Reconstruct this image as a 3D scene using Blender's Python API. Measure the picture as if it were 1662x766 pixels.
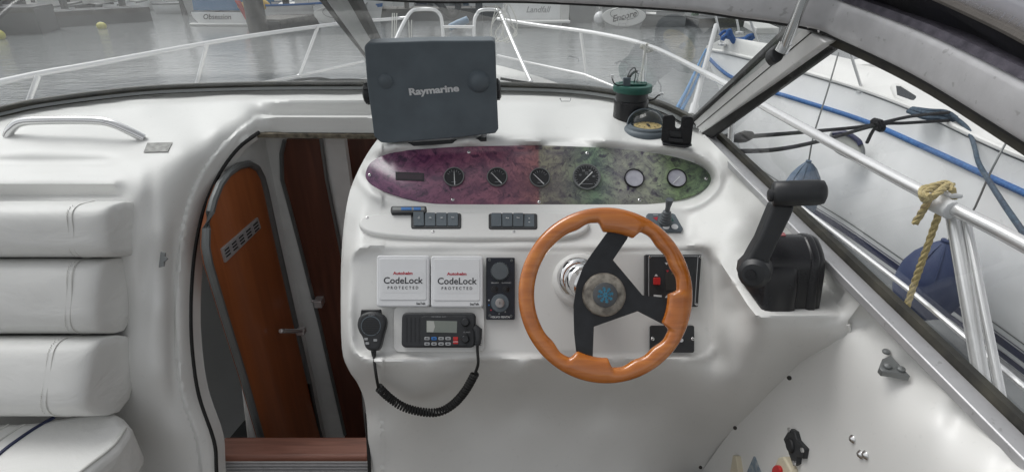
import bpy, bmesh, math, random
import numpy as np
from mathutils import Vector, Matrix
from mathutils.geometry import delaunay_2d_cdt
random.seed(7); R = math.radians
sc = bpy.context.scene
for o in list(bpy.data.objects): bpy.data.objects.remove(o)
COL = sc.collection
# ------------------------------------------------------------------ camera, world, sun
F, CX, CY, H = 900.0, 831.0, 383.0, 2.4
PIT = math.atan(0.5); SP, CP = math.sin(PIT), math.cos(PIT)
CAM = Vector((0, 0, H))
cd = bpy.data.cameras.new('camera'); cam = bpy.data.objects.new('camera', cd); COL.objects.link(cam)
cam.location = CAM; cam.rotation_euler = (math.pi/2 - PIT, 0, 0)
cd.sensor_width = 36; cd.lens = 36*F/1662; cd.clip_start = 0.02; cd.clip_end = 3000
sc.camera = cam
W = bpy.data.worlds.new('World'); sc.world = W; W.use_nodes = True
nt = W.node_tree; bg = nt.nodes['Background']
sky = nt.nodes.new('ShaderNodeTexSky'); sky.sky_type = 'NISHITA'; sky.sun_disc = False
SUN_EL, SUN_AZ = R(57), R(306)          # high, ahead and slightly to port, behind cloud
sky.sun_elevation = SUN_EL; sky.sun_rotation = SUN_AZ; sky.dust_density = 3; sky.air_density = 1.0
hs = nt.nodes.new('ShaderNodeHueSaturation'); hs.inputs['Saturation'].default_value = 0.10
nt.links.new(sky.outputs[0], hs.inputs['Color']); nt.links.new(hs.outputs[0], bg.inputs[0])
bg.inputs[1].default_value = 0.12
sd = bpy.data.lights.new('sun', 'SUN'); sun = bpy.data.objects.new('sun', sd); COL.objects.link(sun)
sd.energy = 0.95; sd.angle = R(34); sd.color = (1.0, 0.985, 0.96)
sdir = Vector((math.sin(SUN_AZ)*math.cos(SUN_EL), math.cos(SUN_AZ)*math.cos(SUN_EL), math.sin(SUN_EL)))
sun.rotation_euler = sdir.to_track_quat('Z', 'Y').to_euler()
vs = sc.view_settings; vs.view_transform = 'Standard'; vs.look = 'None'; vs.gamma = 1; vs.exposure = 0.42
# ------------------------------------------------------------------ helpers: geometry of the place
def ray(u, v):
    t = (CY - v)/F
    return Vector(((u - CX)/F, CP + SP*t, -SP + CP*t))
def at(u, v, d=None, x=None, y=None, z=None):
    """pixel -> point, on a real plane x/y/z = const (relative to the eye) or at depth d"""
    r = ray(u, v)
    if x is not None: d = x/r.x
    elif y is not None: d = y/r.y
    elif z is not None: d = z/r.z
    return CAM + r*d
def rel(x, y, z): return CAM + Vector((x, y, z))
class PL:
    """a flat mounting face through three points"""
    def __init__(s, a, b, c):
        s.o = a; s.ux = (b - a).normalized(); n = s.ux.cross(c - a).normalized()
        if n.dot(CAM - a) < 0: n = -n
        s.n = n; s.uy = n.cross(s.ux).normalized()
        if s.uy.z < 0 : s.uy = -s.uy
    def hit(s, u, v, h=0.0):
        r = ray(u, v); o = s.o + s.n*h
        return CAM + r*((o - CAM).dot(s.n)/r.dot(s.n))
    def px(s, u, v): return 1.0/F*(s.hit(u, v) - CAM).dot(Vector((0, CP, -SP)))
def cr(pts, n=6, closed=False):
    """Catmull-Rom through points of any dimension"""
    P = [np.array(p, float) for p in pts]; out = []
    N = len(P); rng = range(N if closed else N - 1)
    for i in rng:
        p1, p2 = P[i], P[(i+1) % N]
        p0 = P[(i-1) % N] if closed or i > 0 else 2*p1 - p2
        p3 = P[(i+2) % N] if closed or i < N-2 else 2*p2 - p1
        for k in range(n):
            t = k/n
            out.append(0.5*((2*p1) + (-p0+p2)*t + (2*p0-5*p1+4*p2-p3)*t*t + (-p0+3*p1-3*p2+p3)*t**3))
    if not closed: out.append(P[-1])
    return out
def crv(pts, n=6, closed=False): return [Vector(p) for p in cr(pts, n, closed)]
def rr(u0, v0, u1, v1, r=4, n=4, skew=0.0):
    o = []
    for cx, cy, a in ((u1-r, v0+r, -90), (u1-r, v1-r, 0), (u0+r, v1-r, 90), (u0+r, v0+r, 180)):
        for k in range(n+1):
            b = R(a + 90*k/n); o.append((cx + r*math.cos(b), cy + r*math.sin(b)))
    return [(u + skew*(v - (v0+v1)/2), v) for u, v in o]
def circ(u, v, r, n=24, ry=None):
    return [(u + r*math.cos(2*math.pi*k/n), v + (ry or r)*math.sin(2*math.pi*k/n)) for k in range(n)]
class MB:
    def __init__(s): s.v = []; s.f = []; s.m = []
    def add(s, vs, fs, mat=0):
        b = len(s.v); s.v += [Vector(p) for p in vs]
        for f in fs: s.f.append([b+i for i in f]); s.m.append(mat)
        return s
    def box(s, c, size, ax=None, mat=0):
        c = Vector(c); X, Y, Z = ax if ax else (Vector((1,0,0)), Vector((0,1,0)), Vector((0,0,1)))
        a, b, d = [q/2 for q in size]
        vs = [c + X*a*i + Y*b*j + Z*d*k for i in (-1,1) for j in (-1,1) for k in (-1,1)]
        return s.add(vs, [(0,1,3,2),(4,6,7,5),(0,4,5,1),(2,3,7,6),(0,2,6,4),(1,5,7,3)], mat)
    def tube(s, path, r, n=8, closed=False, mat=0, caps=True, up=None, sy=1.0):
        P = [Vector(p) for p in path]; N = len(P); rs = r if isinstance(r, (list, tuple)) else [r]*N
        T = []
        for i in range(N):
            a = P[(i-1) % N] if closed or i > 0 else P[i]; b = P[(i+1) % N] if closed or i < N-1 else P[i]
            T.append((b-a).normalized())
        ref = Vector(up) if up else (Vector((0,0,1)) if abs(T[0].z) < .9 else Vector((1,0,0)))
        u = (ref - T[0]*ref.dot(T[0])).normalized(); vs = []
        for i in range(N):
            if up: u = (ref - T[i]*ref.dot(T[i])).normalized()
            else: u = (u - T[i]*u.dot(T[i])).normalized()
            w = T[i].cross(u)
            for k in range(n):
                a = 2*math.pi*(k+.5)/n
                vs.append(P[i] + u*(rs[i]*sy*math.cos(a)) + w*(rs[i]*math.sin(a)))
        fs = []
        for i in range(N if closed else N-1):
            j = (i+1) % N
            for k in range(n): l = (k+1) % n; fs.append((i*n+k, i*n+l, j*n+l, j*n+k))
        if not closed and caps: fs += [tuple(range(n)), tuple((N-1)*n + k for k in range(n))]
        return s.add(vs, fs, mat)
    def sweep(s, path, prof, up=(0,0,1), mat=0, caps=True):
        """closed 2-D profile (side, up) carried along a path"""
        P = [Vector(p) for p in path]; N = len(P); n = len(prof); vs = []
        for i in range(N):
            T = (P[min(i+1, N-1)] - P[max(i-1, 0)]).normalized(); U = Vector(up); U = (U - T*U.dot(T)).normalized(); Wd = T.cross(U)
            vs += [P[i] + Wd*a + U*b for a, b in prof]
        fs = [(i*n+k, i*n+(k+1) % n, (i+1)*n+(k+1) % n, (i+1)*n+k) for i in range(N-1) for k in range(n)]
        if caps: fs += [tuple(range(n)), tuple((N-1)*n + k for k in range(n))]
        return s.add(vs, fs, mat)
    def lathe(s, prof, o, ax=(0,0,1), n=24, mat=0, sx=1.0):
        o = Vector(o); A = Vector(ax).normalized(); u = A.orthogonal().normalized()
        if abs(A.x) < .5: u = (Vector((1,0,0)) - A*A.x).normalized()
        w = A.cross(u); vs = []
        for r, h in prof:
            for k in range(n):
                a = 2*math.pi*k/n; vs.append(o + A*h + u*(r*sx*math.cos(a)) + w*(r*math.sin(a)))
        N = len(prof); fs = [(i*n+k, i*n+(k+1) % n, (i+1)*n+(k+1) % n, (i+1)*n+k) for i in range(N-1) for k in range(n)]
        fs += [tuple(range(n)), tuple((N-1)*n + k for k in range(n))]
        return s.add(vs, fs, mat)
    def prism(s, loop, off, mat=0, inset=0.0):
        loop = [Vector(p) for p in loop]; n = len(loop); off = Vector(off); c = sum(loop, Vector())/n
        if inset:
            q = off.normalized()*inset
            top = [p + (c-p).normalized()*inset for p in loop]
            vs = top + [p + q for p in loop] + [p + off for p in loop]; L = 3
        else: vs = loop + [p + off for p in loop]; L = 2
        fs = [tuple(range(n)), tuple((L-1)*n + k for k in reversed(range(n)))]
        for j in range(L-1): fs += [(j*n+k, j*n+(k+1) % n, (j+1)*n+(k+1) % n, (j+1)*n+k) for k in range(n)]
        return s.add(vs, fs, mat)
    def plate(s, pl, pts, h1, h0=-0.002, mat=0, inset=0.0):
        """outline lying on a mounting face, standing h1 proud of it"""
        return s.prism([pl.hit(u, v, h1) for u, v in pts], -pl.n*(h1-h0), mat, inset)
    def loft(s, rows, mat=0, closed=False, caps=False):
        n = len(rows[0]); vs = [p for r_ in rows for p in r_]
        fs = [(i*n+k, i*n+(k+1) % n, (i+1)*n+(k+1) % n, (i+1)*n+k) for i in range(len(rows)-1) for k in range(n if closed else n-1)]
        if caps: fs += [tuple(range(n)), tuple((len(rows)-1)*n + k for k in range(n))]
        return s.add(vs, fs, mat)
    def ball(s, c, r, n=16, m=9, mat=0, ax=(0,0,1), k=1.0):
        return s.lathe([(max(1e-4, r*math.sin(math.pi*i/m)), -k*r*math.cos(math.pi*i/m)) for i in range(m+1)], c, ax, n, mat)
    def xf(s, M_): s.v = [M_ @ p for p in s.v]; return s
    def build(s, name, mats, parent=None, bevel=0, seg=2, angle=40, subd=0, solid=0, flat=False):
        me = bpy.data.meshes.new(name); off = Vector()
        p = parent
        while p is not None: off += p.location; p = p.parent
        me.from_pydata([v - off for v in s.v], [], s.f)
        for m in (mats if isinstance(mats, (list, tuple)) else [mats]): me.materials.append(m)
        for i, poly in enumerate(me.polygons): poly.material_index = s.m[i]
        bm = bmesh.new(); bm.from_mesh(me); bmesh.ops.recalc_face_normals(bm, faces=bm.faces[:]); bm.to_mesh(me); bm.free()
        if not flat:
            me.shade_smooth(); me.set_sharp_from_angle(angle=R(angle))
        o = bpy.data.objects.new(name, me); COL.objects.link(o)
        if parent: o.parent = parent
        if solid: m = o.modifiers.new('thickness', 'SOLIDIFY'); m.thickness = solid; m.offset = 0
        if bevel:
            m = o.modifiers.new('bevel', 'BEVEL'); m.width = bevel; m.segments = seg; m.limit_method = 'ANGLE'; m.angle_limit = R(38)
            m.harden_normals = False; m.use_clamp_overlap = True
            me.shade_smooth()
            m2 = o.modifiers.new('wn', 'WEIGHTED_NORMAL'); m2.keep_sharp = True
        if subd: m = o.modifiers.new('s', 'SUBSURF'); m.levels = subd; m.render_levels = subd
        return o
def tag(o, label=None, cat=None, group=None, kind=None):
    if label: o['label'] = label
    if cat: o['category'] = cat
    if group: o['group'] = group
    if kind: o['kind'] = kind
    return o
def thing(name, loc, label, cat, group=None):
    o = bpy.data.objects.new(name, None); COL.objects.link(o); o.location = loc; o.empty_display_size = .05
    return tag(o, label, cat, group)
def copy_tree(o, parent=None, loc=None):
    c = o.copy(); COL.objects.link(c); c.parent = parent
    if loc is not None: c.location = loc
    for ch in list(o.children): copy_tree(ch, c)
    return c
def text(body, pos, ux, uy, size, m, parent, name='lettering', fat=0.0, shear=0.0, ext=0.0003, sx=1.0, space=1.0):
    cu = bpy.data.curves.new('t', 'FONT'); cu.body = body; cu.size = 1.0; cu.resolution_u = 3
    cu.offset = fat; cu.shear = shear; cu.align_x = 'CENTER'; cu.align_y = 'CENTER'; cu.space_character = space
    to = bpy.data.objects.new('t', cu); COL.objects.link(to); dg = bpy.context.evaluated_depsgraph_get()
    me = bpy.data.meshes.new_from_object(to.evaluated_get(dg)); bpy.data.objects.remove(to)
    n = ux.cross(uy).normalized(); b = MB()
    vs = [pos + ux*(v.co.x*size*sx) + uy*(v.co.y*size) + n*ext for v in me.vertices]
    b.add(vs, [tuple(p.vertices) for p in me.polygons])
    bpy.data.meshes.remove(me)
    return b.build(name, m, parent, flat=True)
def ptext(body, pl, u, v, hpx, m, parent, h=0.0, **k):
    """hpx = height of capitals in the photograph"""
    return text(body, pl.hit(u, v, h), pl.ux, pl.uy, hpx*pl.px(u, v)/0.70, m, parent, **k)
# ------------------------------------------------------------------ materials
def mat(name, col, rough=.5, metal=0, var=.06, scale=18, bump=0, bscale=200, coat=0, spec=None, rvar=.1, col2=None, dirt=0, emit=None, trans=0, wrinkle=0):
    m = bpy.data.materials.new(name); m.use_nodes = True; n = m.node_tree; N = n.nodes; L = n.links
    b = N['Principled BSDF']; tc = N.new('ShaderNodeTexCoord')
    ns = N.new('ShaderNodeTexNoise'); ns.inputs['Scale'].default_value = scale; ns.inputs['Detail'].default_value = 5
    L.new(tc.outputs['Object'], ns.inputs['Vector'])
    rp = N.new('ShaderNodeMapRange'); rp.inputs['From Min'].default_value = .3; rp.inputs['From Max'].default_value = .7
    L.new(ns.outputs['Fac'], rp.inputs['Value'])
    mx = N.new('ShaderNodeMix'); mx.data_type = 'RGBA'
    c2 = col2 or tuple(max(0, c*(1-var*2)) for c in col)
    mx.inputs[6].default_value = (*col, 1); mx.inputs[7].default_value = (*c2, 1); L.new(rp.outputs[0], mx.inputs[0])
    last = mx.outputs[2]
    if dirt:
        n2 = N.new('ShaderNodeTexNoise'); n2.inputs['Scale'].default_value = 90; n2.inputs['Detail'].default_value = 2
        L.new(tc.outputs['Object'], n2.inputs['Vector'])
        r2 = N.new('ShaderNodeMapRange'); r2.inputs['From Min'].default_value = .66; r2.inputs['From Max'].default_value = .72
        r2.inputs['To Max'].default_value = dirt; L.new(n2.outputs['Fac'], r2.inputs['Value'])
        m2 = N.new('ShaderNodeMix'); m2.data_type = 'RGBA'; m2.inputs[7].default_value = (.08, .075, .06, 1)
        L.new(r2.outputs[0], m2.inputs[0]); L.new(last, m2.inputs[6]); last = m2.outputs[2]
    L.new(last, b.inputs['Base Color'])
    b.inputs['Metallic'].default_value = metal
    rm = N.new('ShaderNodeMapRange'); rm.inputs['To Min'].default_value = max(.02, rough-rvar*rough); rm.inputs['To Max'].default_value = min(1, rough+rvar*rough*2)
    L.new(ns.outputs['Fac'], rm.inputs['Value']); L.new(rm.outputs[0], b.inputs['Roughness'])
    if coat: b.inputs['Coat Weight'].default_value = coat; b.inputs['Coat Roughness'].default_value = .12
    if spec is not None: b.inputs['Specular IOR Level'].default_value = spec
    if bump:
        nb = N.new('ShaderNodeTexNoise'); nb.inputs['Scale'].default_value = bscale; nb.inputs['Detail'].default_value = 3
        L.new(tc.outputs['Object'], nb.inputs['Vector'])
        bp = N.new('ShaderNodeBump'); bp.inputs['Strength'].default_value = bump; bp.inputs['Distance'].default_value = .002
        L.new(nb.outputs['Fac'], bp.inputs['Height']); L.new(bp.outputs[0], b.inputs['Normal'])
        if wrinkle:
            nw = N.new('ShaderNodeTexNoise'); nw.inputs['Scale'].default_value = 7; nw.inputs['Detail'].default_value = 4; nw.inputs['Distortion'].default_value = .8
            mw = N.new('ShaderNodeMapping'); mw.inputs['Scale'].default_value = (.7, 1, 2.2); L.new(tc.outputs['Object'], mw.inputs[0]); L.new(mw.outputs[0], nw.inputs['Vector'])
            bw = N.new('ShaderNodeBump'); bw.inputs['Strength'].default_value = wrinkle; bw.inputs['Distance'].default_value = .012
            L.new(nw.outputs['Fac'], bw.inputs['Height']); L.new(bw.outputs[0], bp.inputs['Normal'])
    if emit: b.inputs['Emission Color'].default_value = (*emit, 1); b.inputs['Emission Strength'].default_value = 1
    return m
M = {}
M['gel'] = mat('white_gelcoat', (.74, .74, .72), .44, var=.035, scale=3, bump=.015, bscale=300, coat=.10, dirt=.05)
M['gel2'] = mat('grey_white_gelcoat', (.60, .60, .585), .42, var=.04, scale=9, bump=.04, bscale=90)
M['hull'] = mat('hull_gelcoat', (.84, .85, .85), .25, var=.05, scale=3, coat=.3)
M['vinyl'] = mat('cream_vinyl', (.71, .71, .69), .46, var=.03, scale=8, bump=.12, bscale=420, wrinkle=.5)
M['seam'] = mat('vinyl_piping', (.62, .62, .59), .5, bump=.1)
M['navy'] = mat('navy_vinyl', (.012, .02, .07), .4)
M['alu'] = mat('weathered_aluminium', (.50, .50, .51), .38, metal=.35, var=.07, scale=40, bump=.08, bscale=160, dirt=.3)
M['paleframe'] = mat('satin_frame', (.72, .72, .71), .42, metal=.2, var=.04, scale=30, bump=.05, dirt=.2)
M['steel'] = mat('polished_steel', (.72, .72, .72), .12, metal=1, var=.03)
M['chrome'] = mat('chrome', (.8, .8, .8), .07, metal=1, var=.02)
M['rail'] = mat('white_steel_rail', (.80, .80, .80), .22, metal=.6, var=.02)
M['rubber'] = mat('black_rubber', (.014, .014, .014), .62, var=.25, scale=30, bump=.3, bscale=120)
M['seal'] = mat('mouldy_seal', (.02, .02, .018), .7, col2=(.07, .065, .05), scale=22, bump=.5, bscale=80)
M['greytrim'] = mat('grey_trim', (.20, .21, .21), .35, metal=.4)
M['plastic'] = mat('black_plastic', (.026, .028, .031), .42, var=.2, bump=.1, bscale=600)
M['gloss'] = mat('gloss_black', (.010, .010, .012), .27, var=.2)
M['slate'] = mat('slate_plastic', (.112, .138, .158), .5, var=.12, scale=14, bump=.12, bscale=700)
M['slate2'] = mat('slate_plastic_light', (.10, .115, .125), .5, var=.12, scale=14)
M['white'] = mat('white_plastic', (.72, .73, .74), .3, var=.02)
M['silverink'] = mat('silver_ink', (.68, .69, .70), .45)
M['blackink'] = mat('black_ink', (.02, .02, .025), .6)
M['whiteink'] = mat('white_ink', (.62, .63, .63), .6)
M['greyink'] = mat('grey_ink', (.32, .33, .34), .6)
M['redink'] = mat('red_ink', (.45, .02, .04), .5)
M['red'] = mat('red_switch', (.5, .02, .02), .35)
M['blue'] = mat('blue_plastic', (.03, .16, .45), .4)
M['skyblue'] = mat('blue_emblem', (.05, .27, .42), .55, var=.2, scale=90)
M['green'] = mat('dark_green_plastic', (.012, .10, .075), .42, var=.15, scale=60)
M['lcd'] = mat('lcd', (.19, .21, .18), .2, col2=(.16, .18, .16), coat=.6)
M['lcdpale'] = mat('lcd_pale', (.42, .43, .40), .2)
M['dial'] = mat('dial_black', (.012, .013, .015), .5)
M['paledial'] = mat('misted_dial', (.36, .36, .42), .2, col2=(.50, .50, .55), scale=50, coat=.5)
M['card'] = mat('compass_card', (.62, .46, .20), .5, var=.15, scale=120)
M['teakstep'] = mat('teak_step', (.19, .075, .05), .5, var=.15, scale=30)
M['rope'] = mat('hemp_rope', (.58, .47, .22), .8, var=.2, scale=200, bump=.6, bscale=500)
M['whiterope'] = mat('white_rope', (.66, .66, .62), .8, var=.12, scale=200, bump=.5, bscale=500)
M['blackrope'] = mat('black_rope', (.015, .015, .02), .8, var=.3, scale=200, bump=.5, bscale=500)
M['bluerope'] = mat('blue_rope', (.02, .12, .40), .8, var=.2, scale=200)
M['palebluerope'] = mat('pale_blue_rope', (.15, .33, .60), .8, var=.2, scale=200)
M['strake'] = mat('blue_rubbing_strake', (.010, .075, .26), .6, col2=(.05, .17, .40), scale=60, bump=.4, bscale=150)
M['stripe'] = mat('navy_stripe', (.014, .02, .075), .3)
M['paleblue'] = mat('pale_blue_paint', (.14, .25, .38), .4)
M['fender'] = mat('fender_navy', (.022, .035, .10), .6, col2=(.04, .06, .13), scale=9, bump=.2, bscale=60)
M['fenderblue'] = mat('fender_slate_blue', (.11, .16, .24), .6, var=.15, scale=20)
M['canvas'] = mat('navy_canvas', (.010, .010, .018), .85, var=.35, scale=12, bump=.6, bscale=40)
M['canvasedge'] = mat('grey_binding', (.12, .11, .10), .8, bump=.4, bscale=200)
M['lining'] = mat('cabin_lining', (.80, .80, .78), .85, var=.04, bump=.2, bscale=200)
M['dark'] = mat('dark_interior', (.03, .03, .03), .8)
M['badge'] = mat('worn_badge', (.36, .33, .28), .45, col2=(.07, .06, .05), scale=55, bump=.4, bscale=70)
M['badgegrey'] = mat('grey_badge', (.10, .105, .11), .35, metal=.3)
M['cream'] = mat('cream_plastic', (.62, .56, .42), .4)
M['yellow'] = mat('yellow_plastic', (.62, .58, .12), .5)
M['yellow2'] = mat('yellow_ochre', (.75, .50, .12), .5)
M['bluecanvas'] = mat('blue_canvas', (.06, .20, .40), .8)
M['pile'] = mat('wet_timber', (.075, .072, .065), .8, var=.3, scale=3, bump=.5, bscale=20)
M['deck'] = mat('pontoon_planks', (.16, .155, .145), .85, var=.2, scale=5)
M['darkhull'] = mat('dark_hull', (.05, .055, .06), .5, var=.2, scale=1.5)
M['glassdark'] = mat('tinted_glass', (.03, .035, .04), .1)
M['flag'] = mat('red_flag', (.45, .03, .03), .8)
M['greyhull'] = mat('grey_hull', (.30, .31, .31), .5, var=.1, scale=2)
M['greenpaint'] = mat('green_paint', (.02, .09, .04), .6)
M['antifoul'] = mat('antifouling', (.05, .07, .10), .7, var=.2, scale=2)
M['darkslot'] = mat('dark_hole', (.02, .018, .015), .8)  # near-black for screw slots, holes and the post joint

def wood(name, c1, c2, c3, coat=.8, axis=1, scale=9, rough=.3):
    m = bpy.data.materials.new(name); m.use_nodes = True; n = m.node_tree; N = n.nodes; L = n.links; b = N['Principled BSDF']
    tc = N.new('ShaderNodeTexCoord'); mp = N.new('ShaderNodeMapping'); s = [scale*3]*3; s[axis] = scale*.25
    mp.inputs['Scale'].default_value = s; L.new(tc.outputs['Object'], mp.inputs[0])
    a = N.new('ShaderNodeTexNoise'); a.inputs['Scale'].default_value = 2; a.inputs['Detail'].default_value = 8; a.inputs['Distortion'].default_value = .6
    L.new(mp.outputs[0], a.inputs['Vector'])
    cr_ = N.new('ShaderNodeValToRGB'); e = cr_.color_ramp.elements; e[0].position = .3; e[0].color = (*c1, 1); e[1].position = .72; e[1].color = (*c3, 1)
    q = cr_.color_ramp.elements.new(.5); q.color = (*c2, 1)
    L.new(a.outputs['Fac'], cr_.inputs[0]); L.new(cr_.outputs[0], b.inputs['Base Color'])
    b.inputs['Roughness'].default_value = rough; b.inputs['Coat Weight'].default_value = coat; b.inputs['Coat Roughness'].default_value = .04
    bp = N.new('ShaderNodeBump'); bp.inputs['Strength'].default_value = .03; L.new(a.outputs['Fac'], bp.inputs['Height']); L.new(bp.outputs[0], b.inputs['Normal'])
    return m
M['wheelwood'] = wood('varnished_wheel_wood', (.38, .105, .012), (.50, .15, .019), (.60, .205, .030), 1.0, 0, 10, .22)
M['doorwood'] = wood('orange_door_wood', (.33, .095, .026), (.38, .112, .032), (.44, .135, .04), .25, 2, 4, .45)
M['shadewood'] = wood('shade_darkened_red_wood', (.085, .028, .016), (.11, .036, .02), (.15, .05, .028), .3, 2, 6, .45)  # cabin shade put into the colour: red wood darkened as unlit
M['teak'] = wood('worn_teak', (.16, .065, .045), (.22, .09, .06), (.27, .12, .085), .1, 0, 12, .5)

def burl():
    m = bpy.data.materials.new('purple_green_burl'); m.use_nodes = True; n = m.node_tree; N = n.nodes; L = n.links; b = N['Principled BSDF']
    tc = N.new('ShaderNodeTexCoord'); sp = N.new('ShaderNodeSeparateXYZ'); L.new(tc.outputs['Object'], sp.inputs[0])
    ab = N.new('ShaderNodeMath'); ab.operation = 'ABSOLUTE'; L.new(sp.outputs[0], ab.inputs[0])     # book-matched veneer: mirrored about the joint
    cb = N.new('ShaderNodeCombineXYZ'); L.new(ab.outputs[0], cb.inputs[0]); L.new(sp.outputs[1], cb.inputs[1]); L.new(sp.outputs[2], cb.inputs[2])
    d = N.new('ShaderNodeTexNoise'); d.inputs['Scale'].default_value = 11; d.inputs['Detail'].default_value = 4; L.new(cb.outputs[0], d.inputs['Vector'])
    mxv = N.new('ShaderNodeMix'); mxv.data_type = 'RGBA'; mxv.blend_type = 'LINEAR_LIGHT'; mxv.inputs[0].default_value = .09
    L.new(cb.outputs[0], mxv.inputs[6]); L.new(d.outputs['Color'], mxv.inputs[7])
    vo = N.new('ShaderNodeTexVoronoi'); vo.inputs['Scale'].default_value = 46; L.new(mxv.outputs[2], vo.inputs['Vector'])
    sc3 = N.new('ShaderNodeSeparateColor'); L.new(vo.outputs['Color'], sc3.inputs[0])
    rad = N.new('ShaderNodeMath'); rad.operation = 'MULTIPLY_ADD'; rad.inputs[1].default_value = -.55; L.new(sc3.outputs[0], rad.inputs[0]); L.new(vo.outputs['Distance'], rad.inputs[2])
    r1 = N.new('ShaderNodeMapRange'); r1.inputs['From Min'].default_value = -.30; r1.inputs['From Max'].default_value = .02; L.new(rad.outputs[0], r1.inputs['Value'])
    n3 = N.new('ShaderNodeTexNoise'); n3.inputs['Scale'].default_value = 13; n3.inputs['Detail'].default_value = 3; n3.inputs['Distortion'].default_value = .8; L.new(cb.outputs[0], n3.inputs['Vector'])
    k3 = N.new('ShaderNodeMath'); k3.operation = 'MULTIPLY'; k3.inputs[1].default_value = 15; L.new(n3.outputs['Fac'], k3.inputs[0])
    wv = N.new('ShaderNodeMath'); wv.operation = 'FRACT'; L.new(k3.outputs[0], wv.inputs[0])
    n2 = N.new('ShaderNodeTexNoise'); n2.inputs['Scale'].default_value = 34; n2.inputs['Detail'].default_value = 8; n2.inputs['Distortion'].default_value = .5; L.new(mxv.outputs[2], n2.inputs['Vector'])
    mr = N.new('ShaderNodeMapRange'); mr.inputs['From Min'].default_value = -.45; mr.inputs['From Max'].default_value = .45; L.new(sp.outputs[0], mr.inputs['Value'])
    ra = N.new('ShaderNodeValToRGB'); el = ra.color_ramp.elements
    el[0].position = 0; el[0].color = (.13, .045, .115, 1); el[1].position = 1; el[1].color = (.12, .19, .12, 1)
    for p, c in ((.20, (.17, .055, .115)), (.42, (.21, .075, .115)), (.499, (.23, .095, .10)), (.501, (.20, .19, .145)), (.56, (.17, .165, .14)), (.66, (.13, .20, .14)), (.73, (.26, .27, .24)), (.82, (.25, .27, .22)), (.89, (.17, .24, .13))):
        q = el.new(p); q.color = (*c, 1)
    L.new(mr.outputs[0], ra.inputs[0])
    m1 = N.new('ShaderNodeMix'); m1.data_type = 'RGBA'; m1.blend_type = 'MULTIPLY'; m1.inputs[0].default_value = 1
    rb = N.new('ShaderNodeValToRGB'); rb.color_ramp.elements[0].position = .36; rb.color_ramp.elements[0].color = (.55, .50, .66, 1); rb.color_ramp.elements[1].position = .62; rb.color_ramp.elements[1].color = (1.3, 1.3, 1.2, 1)
    L.new(n2.outputs['Fac'], rb.inputs[0]); L.new(ra.outputs[0], m1.inputs[6]); L.new(rb.outputs[0], m1.inputs[7])
    m2 = N.new('ShaderNodeMix'); m2.data_type = 'RGBA'; m2.blend_type = 'MULTIPLY'; m2.inputs[0].default_value = .9
    rc = N.new('ShaderNodeValToRGB'); rc.color_ramp.elements[0].color = (.22, .16, .35, 1); rc.color_ramp.elements[1].color = (1, 1, 1, 1)
    L.new(r1.outputs[0], rc.inputs[0]); L.new(m1.outputs[2], m2.inputs[6]); L.new(rc.outputs[0], m2.inputs[7])
    m3 = N.new('ShaderNodeMix'); m3.data_type = 'RGBA'; m3.blend_type = 'MULTIPLY'; m3.inputs[0].default_value = .75
    rd = N.new('ShaderNodeValToRGB'); rd.color_ramp.elements[0].position = .02; rd.color_ramp.elements[0].color = (.35, .3, .42, 1); rd.color_ramp.elements[1].position = .20; rd.color_ramp.elements[1].color = (1, 1, 1, 1)
    L.new(wv.outputs[0], rd.inputs[0]); L.new(m2.outputs[2], m3.inputs[6]); L.new(rd.outputs[0], m3.inputs[7])
    L.new(m3.outputs[2], b.inputs['Base Color']); b.inputs['Roughness'].default_value = .35; b.inputs['Coat Weight'].default_value = .5; b.inputs['Coat Roughness'].default_value = .2
    return m
M['burl'] = burl()  # base colour runs from purple to green along the board

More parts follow.
